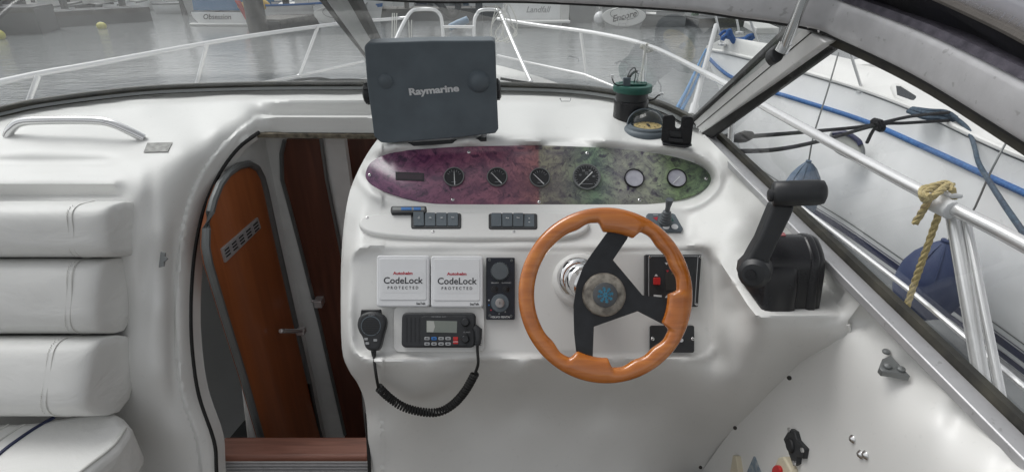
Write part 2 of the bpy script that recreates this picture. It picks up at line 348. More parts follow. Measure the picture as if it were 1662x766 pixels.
def glass(name, film, tint=(.93, .95, .95), filmcol=(.62, .63, .63)):
    """thin pane: clear, a sheen that grows at grazing angles, and a film of dried salt and rain spots"""
    m = bpy.data.materials.new(name); m.use_nodes = True; n = m.node_tree; N = n.nodes; L = n.links
    for x in list(N):
        if x.type != 'OUTPUT_MATERIAL': N.remove(x)
    out = [x for x in N if x.type == 'OUTPUT_MATERIAL'][0]
    tr = N.new('ShaderNodeBsdfTransparent'); tr.inputs[0].default_value = (*tint, 1)
    gl = N.new('ShaderNodeBsdfGlossy'); gl.inputs['Roughness'].default_value = .03; gl.inputs[0].default_value = (.9, .9, .9, 1)
    df = N.new('ShaderNodeBsdfTranslucent'); df.inputs[0].default_value = (*filmcol, 1)
    d2 = N.new('ShaderNodeBsdfDiffuse'); d2.inputs[0].default_value = (*filmcol, 1)
    md = N.new('ShaderNodeMixShader'); L.new(df.outputs[0], md.inputs[1]); L.new(d2.outputs[0], md.inputs[2])
    lw = N.new('ShaderNodeLayerWeight'); pw = N.new('ShaderNodeMath'); pw.operation = 'POWER'; pw.inputs[1].default_value = 4.5; L.new(lw.outputs['Facing'], pw.inputs[0])
    fr = N.new('ShaderNodeMath'); fr.operation = 'MULTIPLY_ADD'; fr.inputs[1].default_value = .9; fr.inputs[2].default_value = .03; L.new(pw.outputs[0], fr.inputs[0])
    lw.inputs['Blend'].default_value = .5
    tc = N.new('ShaderNodeTexCoord'); ns = N.new('ShaderNodeTexNoise'); ns.inputs['Scale'].default_value = 5; ns.inputs['Detail'].default_value = 6
    L.new(tc.outputs['Object'], ns.inputs['Vector'])
    mr = N.new('ShaderNodeMapRange'); mr.inputs['From Min'].default_value = .3; mr.inputs['From Max'].default_value = .75
    mr.inputs['To Min'].default_value = film*.6; mr.inputs['To Max'].default_value = film*1.5; L.new(ns.outputs['Fac'], mr.inputs['Value'])
    n2 = N.new('ShaderNodeTexNoise'); n2.inputs['Scale'].default_value = 70; n2.inputs['Detail'].default_value = 1; L.new(tc.outputs['Object'], n2.inputs['Vector'])
    m2 = N.new('ShaderNodeMapRange'); m2.inputs['From Min'].default_value = .74; m2.inputs['From Max'].default_value = .78; m2.inputs['To Max'].default_value = .07; L.new(n2.outputs['Fac'], m2.inputs['Value'])
    ad = N.new('ShaderNodeMath'); ad.operation = 'ADD'; L.new(mr.outputs[0], ad.inputs[0]); L.new(m2.outputs[0], ad.inputs[1])
    a = N.new('ShaderNodeMixShader'); L.new(ad.outputs[0], a.inputs[0]); L.new(tr.outputs[0], a.inputs[1]); L.new(md.outputs[0], a.inputs[2])
    c = N.new('ShaderNodeMixShader'); L.new(fr.outputs[0], c.inputs[0]); L.new(a.outputs[0], c.inputs[1]); L.new(gl.outputs[0], c.inputs[2])
    L.new(c.outputs[0], out.inputs[0]); return m
M['glassport'] = glass('salted_port_glass', .09)
M['glassmid'] = glass('salted_helm_glass', .06)
M['glassside'] = glass('tinted_side_glass', .02, (.95, .96, .96))
M['dome'] = glass('compass_dome', .02)
M['clearvinyl'] = glass('clear_vinyl', .62, (.9, .9, .92), (.75, .75, .80))

def water():
    m = bpy.data.materials.new('harbour_water'); m.use_nodes = True; n = m.node_tree; N = n.nodes; L = n.links; b = N['Principled BSDF']
    b.inputs['Base Color'].default_value = (.17, .18, .183, 1); b.inputs['Roughness'].default_value = .14; b.inputs['IOR'].default_value = 1.33
    tc = N.new('ShaderNodeTexCoord'); hs_ = []
    for s, st in ((.9, 1.0), (4.5, .55), (14, .16)):
        a = N.new('ShaderNodeTexNoise'); a.inputs['Scale'].default_value = s; a.inputs['Detail'].default_value = 3; a.inputs['Distortion'].default_value = .5
        mp = N.new('ShaderNodeMapping'); mp.inputs['Scale'].default_value = (1, 1.7, 1); L.new(tc.outputs['Object'], mp.inputs[0]); L.new(mp.outputs[0], a.inputs['Vector'])
        q = N.new('ShaderNodeMath'); q.operation = 'MULTIPLY'; q.inputs[1].default_value = st; L.new(a.outputs['Fac'], q.inputs[0]); hs_.append(q)
    s1 = N.new('ShaderNodeMath'); L.new(hs_[0].outputs[0], s1.inputs[0]); L.new(hs_[1].outputs[0], s1.inputs[1])
    s2 = N.new('ShaderNodeMath'); L.new(s1.outputs[0], s2.inputs[0]); L.new(hs_[2].outputs[0], s2.inputs[1])
    bp = N.new('ShaderNodeBump'); bp.inputs['Strength'].default_value = .55; bp.inputs['Distance'].default_value = .035
    L.new(s2.outputs[0], bp.inputs['Height']); L.new(bp.outputs[0], b.inputs['Normal']); return m
M['water'] = water()
#==PART2==
# ================================================================== OUR OWN BOAT
boat = thing('motor_cruiser', rel(-.5, 1.6, -1.4), 'white motor cruiser whose helm, seats, windscreen and bow rail fill the foreground', 'motor boat')
SA, SB = rel(.507, 1.50, -.42), rel(.629, .487, -.55)            # line of the starboard window sill
def seal(u):
    x = (u - CX)/F; f = Vector((0, CP, -SP)); a, b = SA - CAM, SB - CAM
    k = (a.x - x*a.dot(f))/(x*(b-a).dot(f) - (b-a).x); return CAM + a + (b-a)*k, (a + (b-a)*k).dot(f)
def field(cps, lam=1e-6):
    P = np.array([(u/100., v/100.) for u, v, d in cps]); w = np.array([1/d for u, v, d in cps]); n = len(P)
    def K(r2): return np.where(r2 > 1e-12, .5*r2*np.log(np.maximum(r2, 1e-12)), 0)
    D2 = ((P[:, None]-P[None])**2).sum(-1); A = np.zeros((n+3, n+3)); A[:n, :n] = K(D2) + np.eye(n)*lam
    A[:n, n] = 1; A[:n, n+1:] = P; A[n, :n] = 1; A[n+1:, :n] = P.T
    s = np.linalg.solve(A, np.concatenate([w, [0, 0, 0]]))
    def f(U):
        Q = np.array(U)/100.; out = np.zeros(len(Q))
        for i in range(0, len(Q), 4000):
            q = Q[i:i+4000]; out[i:i+4000] = K(((q[:, None]-P[None])**2).sum(-1)) @ s[:n] + s[n] + q @ s[n+1:]
        return 1/out
    return f
def sdist(U, poly, closed=True):
    """signed distance in pixels (negative inside) of points to an outline"""
    U = np.array(U, float); P = np.array(poly, float); n = len(P); best = np.full(len(U), 1e9); ins = np.zeros(len(U), bool)
    for i in range(n if closed else n-1):
        a, b = P[i], P[(i+1) % n]; e = b-a; t = np.clip(((U-a) @ e)/max(e @ e, 1e-9), 0, 1)
        best = np.minimum(best, np.hypot(*(U - a - t[:, None]*e).T))
        if closed:
            c = ((a[1] > U[:, 1]) != (b[1] > U[:, 1])); xx = a[0] + (U[:, 1]-a[1])*(b[0]-a[0])/(b[1]-a[1] if b[1] != a[1] else 1e-9)
            ins ^= c & (U[:, 0] < xx)
    return np.where(ins, -best, best) if closed else best
def sst(x, a, b): t = np.clip((x-a)/(b-a), 0, 1); return t*t*(3-2*t)
def dens(pts, step=6):
    out = []
    for i in range(len(pts)):
        a, b = np.array(pts[i], float), np.array(pts[(i+1) % len(pts)], float); n = max(1, int(np.hypot(*(b-a))/step))
        out += [tuple(a + (b-a)*k/n) for k in range(n)]
    return out
def skin(name, outline, D, mats, parent, step=6, fine=None, skirt=(0, .05, -.02), creases=()):
    B = dens(outline, step); nb = len(B); A = np.array(outline, float)
    gx = np.arange(A[:, 0].min(), A[:, 0].max(), step); gy = np.arange(A[:, 1].min(), A[:, 1].max(), step)
    G = np.array([(x + (step/2 if j % 2 else 0), y) for j, y in enumerate(gy) for x in gx])
    if fine:
        for (x0, y0, x1, y1, st) in fine:
            Gf = np.array([(x, y) for y in np.arange(y0, y1, st) for x in np.arange(x0, x1, st)]) + .3
            k = ~((G[:, 0] > x0-st) & (G[:, 0] < x1) & (G[:, 1] > y0-st) & (G[:, 1] < y1)); G = np.concatenate([G[k], Gf])
    s = sdist(G, outline); G = G[s < -step*.45]
    CP_ = []; CE = []
    for pl_, cl_ in creases:
        q = dens(list(pl_) , 4); q = q if cl_ else [p for p in q if 1][:max(2, len(dens(list(pl_), 4)) - max(1, int(math.dist(pl_[0], pl_[-1])/4)))]
        G = G[sdist(G, pl_, cl_)**2 > 2.9]; i0 = nb + len(CP_); CP_ += q; CE += [(i0+i, i0+i+1) for i in range(len(q)-1)] + ([(i0+len(q)-1, i0)] if cl_ else [])
    pts = [Vector(p) for p in B] + [Vector(p) for p in CP_] + [Vector(p) for p in G]
    vo, eo, fo, *_ = delaunay_2d_cdt(pts, [(i, (i+1) % nb) for i in range(nb)] + CE, [], 1, 1e-4)
    U = [(p.x, p.y) for p in vo]; dd = D(U)
    vs = [at(u, v, d=d) for (u, v), d in zip(U, dd)]
    b = MB(); b.add(vs, [tuple(f) for f in fo])
    if skirt:
        cnt = {}
        for f in fo:
            for i in range(3):
                e = (f[i], f[(i+1) % 3]); k = (min(e), max(e)); cnt[k] = cnt.get(k, 0) + 1
        ed = [k for k, c in cnt.items() if c == 1]; ids = sorted({i for e in ed for i in e}); mp = {i: j for j, i in enumerate(ids)}
        base = len(b.v); b.v += [vs[i] + Vector(skirt) for i in ids]
        for a_, c_ in ed: b.f.append([a_, c_, base+mp[c_], base+mp[a_]]); b.m.append(0)
    return b.build(name, mats, parent, angle=50)
# ---- depth control of the moulding (pixel, pixel, metres in front of the eye)
WB = [(-80, 200), (0, 186), (60, 173), (170, 158), (270, 149), (420, 144), (560, 143), (700, 143), (900, 147), (1000, 158), (1070, 176), (1130, 205)]
WBD = [1.53, 1.61, 1.68, 1.76, 1.82, 1.86, 1.88, 1.88, 1.86, 1.77, 1.67, 1.55]
OPEN = [(418, 215), (385, 240), (355, 280), (330, 335), (315, 400), (308, 480), (309, 560), (320, 640), (345, 715), (349, 760), (352, 830)]
LEFTC = [(600, 830), (599, 766), (594, 665), (582, 625), (566, 600), (555, 565), (553, 470), (555, 400), (560, 350), (568, 310), (580, 280), (596, 250), (612, 227)]
SEAM = [(1376, 520), (1378, 545), (1352, 560), (1300, 592), (1250, 640), (1190, 702), (1140, 770), (1096, 830)]
OPd = cr(OPEN, 5); LCd = cr(LEFTC, 4); SMd = cr(SEAM, 4); WBd = cr(WB, 5)
SL = [(1150, 225), (1404, 483)]
outline = [tuple(p) for p in WBd] + SL + [tuple(p) for p in SMd] + [tuple(p) for p in LCd] + [(612, 216)] + [tuple(p) for p in OPd] + [(-80, 830)]
C = [(u, v, d) for (u, v), d in zip(WB, WBD)]
def zp(u, v, z): return (u, v, z/ray(u, v).z)
C += [(u, v, seal(u)[1]) for u, v in ((1150, 225), (1200, 275), (1250, 326), (1300, 377), (1350, 428), (1404, 483))]
# dash top
C += [zp(u, v, -.394 - .036*(v-148)/84) for u in (650, 720, 800, 880, 960, 1040) for v in (166, 185, 204, 221) if not (u > 1030 and v < 180)] + [(640, 226, 1.475), (1120, 238, 1.45), zp(1090, 215, -.422)]
# crest of the dash and inner wall above the instrument panel
C += [(640, 234, 1.440), (760, 230, 1.44), (875, 229, 1.44), (980, 231, 1.44), (1080, 238, 1.435), (1140, 254, 1.41), (1172, 285, 1.37), (1170, 312, 1.36)]
PA, PB, PC = at(593, 240, d=1.455), at(1155, 240, d=1.455), at(875, 338, d=1.405)
PNL = PL(PA, PB, PC)
SHP = PL(at(1143, 410, d=1.235), at(1226, 510, d=.985), at(1366, 510, d=.985))
def pd(pl, u, v, h=0): return (pl.hit(u, v, h) - CAM).dot(Vector((0, CP, -SP)))
C += [(u, v, pd(PNL, u, v, -.003)) for u, v in ((610, 286), (640, 262), (640, 310), (700, 248), (760, 250), (875, 245), (980, 250), (1080, 262), (700, 325), (800, 332), (900, 334), (1000, 332), (1080, 322), (1135, 286), (1125, 305))]
# ledge with the switch pod
POD = PL(at(583, 341, d=1.385), at(960, 341, d=1.385), at(770, 396, d=1.325))
C += [(u, v, pd(POD, u, v)) for u, v in ((640, 350), (760, 346), (875, 346), (980, 346), (1080, 345), (640, 385), (760, 388), (875, 390), (1000, 390), (1100, 385))]
# lower face
FACE = PL(at(600, 410, d=1.305), at(1150, 410, d=1.305), at(850, 574, d=1.265))
C += [(u, v, pd(FACE, u, v)) for u, v in ((580, 408), (700, 406), (850, 406), (1000, 406), (1120, 410), (575, 480), (700, 480), (850, 480), (1000, 480), (1130, 480), (575, 560), (700, 570), (850, 572), (1000, 573), (1120, 570))]
# lip and the recessed front below it
C += [(600, 592, 1.262), (700, 594, 1.262), (850, 594, 1.262), (1000, 594, 1.262), (1110, 592, 1.26),
      (740, 614, 1.33), (850, 614, 1.33), (980, 614, 1.33), (620, 645, 1.40), (740, 640, 1.45), (850, 640, 1.46), (980, 640, 1.46), (1060, 645, 1.41), (620, 700, 1.47), (740, 700, 1.53), (850, 700, 1.54), (980, 700, 1.54), (1060, 700, 1.52),
      (620, 766, 1.53), (850, 766, 1.57), (620, 830, 1.54), (740, 830, 1.57), (850, 830, 1.58), (980, 830, 1.60), (980, 766, 1.58), (1060, 765, 1.60), (1080, 815, 1.72)]
# left edge of the console turns away
C += [(556, 400, 1.40), (554, 470, 1.37), (556, 560, 1.37), (570, 600, 1.37), (584, 625, 1.42), (595, 670, 1.50), (600, 766, 1.56), (562, 350, 1.43), (568, 310, 1.47), (582, 280, 1.50), (598, 252, 1.50), (612, 229, 1.50), (575, 440, 1.315), (580, 375, 1.37), (588, 320, 1.425)]
# starboard: ring, side, throttle shelf
C += [(1188, 285, 1.355), (1195, 330, 1.31), (1190, 370, 1.275), (1165, 385, 1.28), (1215, 335, 1.26), (1160, 520, 1.25), (1165, 580, 1.26)]
SHC = [(u, v, pd(SHP, u, v)) for u, v in ((1180, 418), (1185, 432), (1200, 425), (1230, 405), (1260, 410), (1290, 435), (1330, 475), (1358, 496), (1300, 500), (1238, 500), (1235, 450), (1210, 440), (1218, 480), (1204, 460), (1228, 506), (1300, 508), (1362, 507))]
C += SHC; C += [(1163, 432, 1.245), (1180, 468, 1.20), (1198, 505, 1.14), (1212, 525, 1.07)]
C += [(1374, 530, .985), (1240, 527, 1.00), (1300, 524, .99), (1350, 524, .985), (1300, 540, 1.01),
      (1215, 560, 1.09), (1280, 560, 1.06), (1195, 610, 1.20), (1240, 600, 1.15), (1150, 640, 1.32), (1180, 670, 1.38), (1110, 690, 1.49), (1140, 715, 1.55), (1115, 765, 1.68), (1320, 545, 1.015)]
C += [(u, v, .585/((u-CX)/F)) for u, v in ((1344, 561), (1296, 590), (1247, 638), (1188, 698), (1140, 762), (1098, 826))]
# port side: shelf, ridges, pillar
C += [(100, 180, 1.64), (230, 175, 1.67), (330, 165, 1.74), (40, 215, 1.50), (130, 215, 1.52), (230, 215, 1.55), (320, 200, 1.61), (40, 250, 1.42), (130, 250, 1.43), (220, 250, 1.45),
      (60, 320, 1.36), (150, 322, 1.36), (195, 325, 1.36), (-80, 260, 1.36), (-80, 330, 1.32), (0, 500, 1.40), (100, 500, 1.40), (185, 500, 1.40), (0, 750, 1.5), (120, 800, 1.5), (-80, 800, 1.5),
      (215, 350, 1.36), (215, 450, 1.365), (212, 560, 1.37), (218, 640, 1.39), (235, 700, 1.43), (250, 800, 1.50), (235, 310, 1.365), (262, 280, 1.41), (262, 380, 1.375), (260, 500, 1.375), (262, 600, 1.385), (285, 700, 1.43), (300, 800, 1.48),
      (300, 250, 1.47), (350, 215, 1.56), (340, 240, 1.53), (400, 180, 1.66)]
C += [(418, 216, 1.645), (387, 240, 1.61), (357, 280, 1.575), (332, 335, 1.54), (317, 400, 1.515), (310, 480, 1.50), (311, 560, 1.49), (322, 640, 1.49), (347, 715, 1.50), (352, 800, 1.51)]
C += [(430, 165, 1.76), (500, 165, 1.765), (590, 165, 1.765), (430, 188, 1.70), (520, 190, 1.70), (600, 190, 1.69), (500, 214, 1.655), (596, 214, 1.65)]
base = field(C, 1.5e-3)
pe = lambda u, v, k=1.0: (u, v, pd(SHP, u, v)*k)
wallf = field([c for c in C if c not in SHC] + [pe(1172, 430), pe(1185, 450), pe(1199, 472), pe(1213, 494), pe(1227, 511), pe(1262, 512), pe(1300, 512), pe(1335, 511), pe(1366, 510),
    pe(1200, 448, .93), pe(1215, 470, .93), pe(1235, 492, .955), pe(1262, 495, .965), pe(1300, 495, .965), pe(1340, 494, .965), pe(1230, 460, .88), pe(1280, 460, .92), pe(1330, 470, .94)], 3e-4)
RIM = [tuple(p) for p in cr([(640, 191), (560, 191), (430, 191), (408, 197), (372, 226), (335, 270), (309, 325), (294, 395), (286, 480), (287, 565), (297, 645), (322, 722), (330, 830)], 5)]
BEAM = [tuple(p) for p in cr([(640, 166), (560, 166), (430, 165), (408, 170), (396, 178)], 4)]
PANELO = [tuple(p) for p in cr([(590, 283), (600, 262), (636, 246), (760, 235), (875, 232), (980, 236), (1082, 246), (1132, 260), (1158, 290), (1134, 320), (1082, 333), (980, 341), (875, 342), (760, 339), (680, 330), (618, 312)], 5, True)]
SH4 = [(1155, 400), (1172, 430), (1226, 512), (1232, 518), (1372, 516), (1376, 500), (1338, 462), (1300, 425), (1262, 400)]
FACEO = rr(572, 404, 1158, 577, 26, 6)
INNER = [tuple(p) for p in cr([(640, 215), (418, 215), (385, 240), (355, 280), (330, 335), (315, 400), (308, 480), (309, 560), (320, 640), (345, 715), (352, 830)], 4)]
def Dmain(U):
    d = base(U); A = np.array(U)
    r = sdist(U, RIM, False); inn = sdist(U, INNER, False)
    side = A[:, 0] < 622; rsg = sdist(U, RIM + [(640, 830)])
    # raised rim round the companionway: proud by 9 mm between RIM and the opening
    d -= np.where(side, .012*(1-sst(rsg, -1.5, 2.5)) - .004*(1-sst(inn, 0, 6)), 0)
    b = sdist(U, BEAM, False); bs = sdist(U, BEAM + [(390, 196), (420, 215), (640, 215)]); pass
    # instrument recess: wall dips behind the board
    s = sdist(U, PANELO); d += - .012*np.exp(-((s-10)/7)**2)*1.0
    s = sdist(U, FACEO); RR_ = np.array([list(ray(u_, v_)) for u_, v_ in U])
    on = Vector(FACE.n); num = (FACE.o - CAM).dot(FACE.n); pf = num/(RR_ @ np.array(FACE.n)); k = 1 - sst(s, -10, 16); d = d*(1-k) + pf*k
    k2 = 1 - sst(sdist(U, PANELO), -6, 3); pp = ((PNL.o - CAM).dot(PNL.n) - .003)/(RR_ @ np.array(PNL.n)); d = d*(1-k2) + pp*k2
    k3 = (1 - sst(sdist(U, rr(596, 346, 1105, 384, 14, 5)), -2, 30))*(1-k); p3 = (POD.o - CAM).dot(POD.n)/(RR_ @ np.array(POD.n)); d = d*(1-k3) + p3*k3
    d += .007*(1-sst(s, -2.5, 2.5)) - .003*np.exp(-((s-7)/4)**2)
    # soft ridges in the port moulding above the seat back
    u, v = A[:, 0], A[:, 1]
    SH = [(1143, 410), (1172, 430), (1226, 512), (1368, 512), (1374, 500), (1338, 462), (1288, 405), (1240, 374), (1205, 386), (1172, 396)]
    w4 = np.where((u_ := A[:, 0]) > 1130, 1, 0)*(A[:, 1] > 396)*(A[:, 0] < 1400); ii = np.where(w4 > 0)[0]
    if len(ii):
        Q = A[ii]; m4 = 1 - sst(sdist(Q, SH4), -2, 16); m4 = m4*sst(Q[:, 1], 402, 428)*(1 - sst(Q[:, 0], 1352, 1376))
        p4 = (SHP.o - CAM).dot(SHP.n)/(RR_[ii] @ np.array(SHP.n)); wf_ = wallf(Q); e = .003; df = wf_ - p4
        mx_ = p4 + .5*(df + np.sqrt(df*df + e*e)); d[ii] = d[ii]*(1-m4) + mx_*m4
    for vc, a, wd, ue in ((262, .012, 7, 195), (296, -.016, 9, 205), (316, .012, 6, 210)):
        vl = vc + 0*u; d += a*np.exp(-((v-vl)/wd)**2)*(1-sst(u, ue-30, ue+8))
    # upright flute beside the seat back
    uc = 245 - .12*np.clip(v-300, -60, 400)*.4; d += .012*np.exp(-((u-uc)/13)**2)*sst(v, 255, 330)*(1-sst(v, 430, 640))
    d += .012*np.exp(-((u-283)/9)**2)*sst(v, 330, 400)*(1-sst(v, 560, 680))
    # shallow hatch seam on the dash top, right of the plotter
    s = sdist(U, [(812, 157), (955, 157), (968, 170), (1010, 226)], False); d += .0035*np.exp(-(s/2.2)**2)
    hu = sst(A[:, 0], 400, 446)*(A[:, 0] < 622)*(A[:, 1] < 230); ry = RR_[:, 1]; v_ = A[:, 1]
    f1 = 1.705/ry; f2 = 1.660/ry; hw = hu*sst(v_, 156, 163); hd = f1*(1-sst(v_, 186.5, 190)) + f2*sst(v_, 186.5, 190); d = d*(1-hw) + hd*hw
    P_ = np.array([tuple(p) for p in cr(WB, 60)]); dq = np.array([float(x[0]) for x in cr([(x,) for x in WBD], 60)])
    j = np.zeros(len(A), int); dist = np.full(len(A), 99.); ww = np.where(A[:, 1] < 240)[0]
    for i0 in range(0, len(ww), 2000):
        w2 = ww[i0:i0+2000]; D2_ = ((A[w2][:, None]-P_[None])**2).sum(-1); j[w2] = D2_.argmin(1); dist[w2] = np.sqrt(D2_.min(1))
    kk = 1 - sst(dist, 4, 22); d = d*(1-kk) + (dq[j] - .0)*kk
    return d
dash = skin('dash_moulding', outline, Dmain, M['gel'], boat, 6, fine=[(556, 226, 1200, 350, 3.5), (1140, 385, 1380, 560, 3.5), (276, 150, 616, 232, 3.5), (276, 232, 420, 790, 3.5), (556, 350, 1140, 640, 4)],
    creases=[([(1163, 416), (1172, 430), (1185, 450), (1199, 472), (1213, 494), (1227, 511.5), (1262, 512.5), (1300, 512.5), (1335, 511.5), (1362, 510.5)], False), (FACEO, True), (PANELO, True),
        ([p for p in RIM if p[1] < 745 and p[0] < 606 and (p[1] > 193 or p[0] > 440)], False), ([(434, 163), (604, 163)], False), ([(434, 187), (604, 187)], False)])
# ---- starboard side liner and sill
LB = [(1402, 484), (1480, 563), (1560, 643), (1640, 724), (1760, 846), (1760, 880), (1080, 880)] + [(u-3, v-3) for u, v in reversed([tuple(p) for p in SMd])]
CL = [(u, v, seal(u)[1]) for u, v in ((1402, 484), (1480, 563), (1560, 643), (1640, 724), (1740, 825))]
CL += [zp(u, v, -.565) for u, v in ((1410, 520), (1480, 590), (1560, 668), (1640, 752))]
CL += [(u, v, .598/((u-CX)/F)) for u, v in ((1385, 552), (1440, 610), (1520, 690), (1600, 770), (1660, 830))]
CL += [(u, v, .586/((u-CX)/F)) for u, v in ((1344, 561), (1296, 590), (1247, 638), (1188, 698), (1140, 762), (1098, 826), (1350, 640), (1300, 700), (1450, 700), (1400, 800), (1250, 800), (1500, 780), (1550, 860), (1200, 860))]
fl = field(CL, 2e-5); LIN = PL(at(1250, 700, x=.586), at(1400, 700, x=.586), at(1300, 800, x=.586))
liner = skin('side_liner', LB, fl, M['gel'], boat, 8, skirt=None)
sl_ = [tuple(p) for p in SMd if 520 < p[1] < 800]; b = MB(); b.tube([at(u-1, v, d=float(dd)+.001) for (u, v), dd in zip(sl_, Dmain(sl_))], .0035, 8); b.build('seam_lip', M['gel'], boat)
# ---- companionway: sill, track, black seals
sx0, sx1 = at(345, 740, z=-1.25).x, at(597, 740, z=-1.25).x; sy = at(470, 740, z=-1.25).y
b = MB(); b.box((sx0/2+sx1/2, sy+.036, H-1.262), (sx1-sx0, .074, .024)); b.build('teak_step', M['teak'], boat, bevel=.008, seg=3)
b = MB(); b.box((sx0/2+sx1/2, sy+.03, H-1.36), (sx1-sx0+.1, .05, .17)); b.build('step_riser', M['gel'], boat, bevel=.004)
b = MB()
for k in range(3): b.box((sx0/2+sx1/2+.01, sy+.002, H-1.283-.012*k), (sx1-sx0-.01, .012, .0065))
b.build('door_track', M['alu'], boat, bevel=.001)
od_ = Dmain([tuple(p) for p in OPd])
b = MB(); b.tube([at(u+1.5, v+.5, d=d+.004) for (u, v), d in zip([tuple(p) for p in OPd], od_)], .0060, 8); b.build('door_seal', M['rubber'], boat)
b = MB(); q = [at(u+1, v, d=d) for u, v, d in ((594, 670, 1.50), (599, 766, 1.53), (602, 840, 1.53), )]
b.tube(crv(q, 4), .005, 6); b.build('door_seal', M['rubber'], boat)
b = MB(); b.box((-.45, .4, H-1.44), (3.2, 1.5, .03)); b.build('cockpit_sole', mat('brown_deck_covering', (.16, .13, .10), .8, var=.2, bump=.3), boat)
b = MB(); q = [at(418, 219, d=1.67), at(470, 219.5, d=1.70), at(610, 221, d=1.70)]
b.sweep(q, [(-.012, -.006), (.012, -.006), (.012, .006), (-.012, .006)]); b.build('header_edge', mat('raw_ply_edge', (.22, .19, .14), .8, var=.35, scale=60), boat)
# ---- cabin behind the opening
XW = -.83
b = MB(); b.add([rel(XW, 1.12, -2.0), rel(XW, 2.62, -2.0), rel(XW, 2.62, -.60), rel(XW, 1.95, -.47), rel(XW, 1.5, -.47)], [(0, 1, 2, 3, 4)])
b.build('cabin_wall', M['lining'], boat, solid=.01)
b = MB(); b.box(rel(-.6, 1.9, -1.97), (1.0, 1.7, .03)); b.build('cabin_sole', mat('dark_carpet', (.07, .07, .075), .95, bump=.5), boat)
b = MB(); b.box(rel(-.695, 1.815, -1.27), (.27, .03, 1.6)); b.build('cabin_bulkhead', M['lining'], boat)
b = MB(); b.box(rel(-.55, 2.64, -1.35), (.64, .03, 1.6)); b.build('forward_bulkhead', M['shadewood'], boat)
b = MB(); b.box(rel(-.235, 1.95, -1.35), (.02, 1.3, 1.5)); b.build('cabin_partition', M['shadewood'], boat)
WL = PL(rel(XW+.012, 1.2, -1.2), rel(XW+.012, 1.9, -1.2), rel(XW+.012, 1.5, -.7))
door_o = [(341, 345), (346, 326), (356, 301), (370, 282), (387, 270), (404, 266), (417, 273), (425, 288), (431, 310), (446, 380), (471, 490), (501, 620), (528, 740), (432, 740), (395, 610), (362, 505), (339, 428), (334, 400), (335, 372)]
b = MB(); b.plate(WL, door_o, .010, -.006); dr = b.build('cabin_door', M['doorwood'], boat, bevel=.002)
b = MB(); b.tube([WL.hit(u, v, .012) for u, v in door_o] , .011, 8, closed=True); b.build('door_trim', M['greytrim'], dr)
b = MB(); b.plate(WL, [(361, 404), (419, 353), (424, 370), (367, 426)], .016, .008); vg = b.build('vent_grille', M['alu'], dr, bevel=.001)
b = MB()
for i in range(5):
    for j in range(3):
        f0 = (i+.22)/5; f1 = (i+.82)/5; g = .22 + .24*j
        pt = lambda f, gg: (361 + 58*f + gg*5.5, 404 - 51*f + gg*20)
        b.plate(WL, [pt(f0, g), pt(f1, g), pt(f1, g+.11), pt(f0, g+.11)], .0168, .012)
b.build('grille_slot', M['dark'], dr)
b = MB(); p0 = WL.hit(478, 537, .012); b.box(p0 + Vector((.025, 0, 0)), (.03, .028, .022)); b.tube([p0 + Vector((.03, 0, 0)), WL.hit(455, 537, .035)], .008, 10)
b.build('door_handle', M['rail'], dr, bevel=.003)
BKH = PL(rel(-.7, 1.80, -1.2), rel(-.4, 1.80, -1.2), rel(-.5, 1.80, -.8))
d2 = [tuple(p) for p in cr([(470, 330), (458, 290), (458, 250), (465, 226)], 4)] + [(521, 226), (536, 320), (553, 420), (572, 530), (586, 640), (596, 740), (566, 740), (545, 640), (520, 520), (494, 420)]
b = MB(); b.plate(BKH, d2, .012, 0); dr2 = b.build('cabin_door', M['shadewood'], boat, bevel=.002); dr2['label'] = 'dark shaded forward cabin door'
b = MB(); b.tube([BKH.hit(u, v, .014) for u, v in ((462, 228), (457, 250), (458, 292), (470, 335), (495, 430), (520, 530), (560, 705))], .007, 8); b.build('door_trim', M['greytrim'], dr2)
b = MB(); b.tube([BKH.hit(u, v, .014) for u, v in ((521, 226), (530, 290), (556, 420), (575, 520))], .006, 8); b.build('door_trim', M['greytrim'], dr2)
b = MB(); b.box(BKH.hit(518, 490, .03), (.03, .04, .03)); b.tube([BKH.hit(505, 488, .04), BKH.hit(520, 489, .04)], .006, 8); b.build('door_handle', M['rail'], dr2, bevel=.004)
# ---- small fittings moulded or screwed to the boat
def rail_handle():
    q = crv([at(12, 222, d=1.485), at(18, 210, d=1.478), at(34, 199, d=1.475), at(70, 196, d=1.475), at(150, 196, d=1.485), at(182, 201, d=1.49), at(210, 213, d=1.50), at(234, 225, d=1.515)], 6)
    b = MB(); b.tube(q, .0115, 14); b.build('grab_handle', M['chrome'], boat)
rail_handle()
b = MB(); b.prism([at(u, v, d=1.36) for u, v in ((262, 408), (270, 410), (268, 432), (259, 434))], (0, -.004, .002)); b.prism([at(u, v, d=1.358) for u, v in ((266, 414), (274, 420), (266, 427))], (0, -.004, .002))
b.build('door_catch', M['greytrim'], boat, bevel=.001)
b = MB(); b.prism([at(u, v, d=float(Dmain([(u, v)])[0])-.005) for u, v in ((239, 232), (280, 231), (272, 246), (233, 247))], (0, 0, -.0012)); b.build('worn_sticker', mat('faded_sticker', (.42, .42, .40), .7, var=.2, scale=80), boat)
b = MB(); b.tube([at(u, v, d=1.72) for u, v in ((909, 160), (911, 165), (925, 165), (927, 160))], .002, 6); b.build('lift_ring', M['steel'], boat)
def holes(pl, spots, m, parent, name):
    for u, v, r_ in spots:
        b = MB(); b.plate(pl, circ(u, v, r_, 12, r_*1.2), .002, -.002); b.build(name, m, parent)
b = MB(); b.plate(LIN, [(1271, 712), (1281, 695), (1289, 700), (1293, 714), (1306, 728), (1303, 744), (1294, 742), (1293, 752), (1287, 756)], .010, -.004); ks = b.build('socket_plate', M['plastic'], boat, bevel=.002)
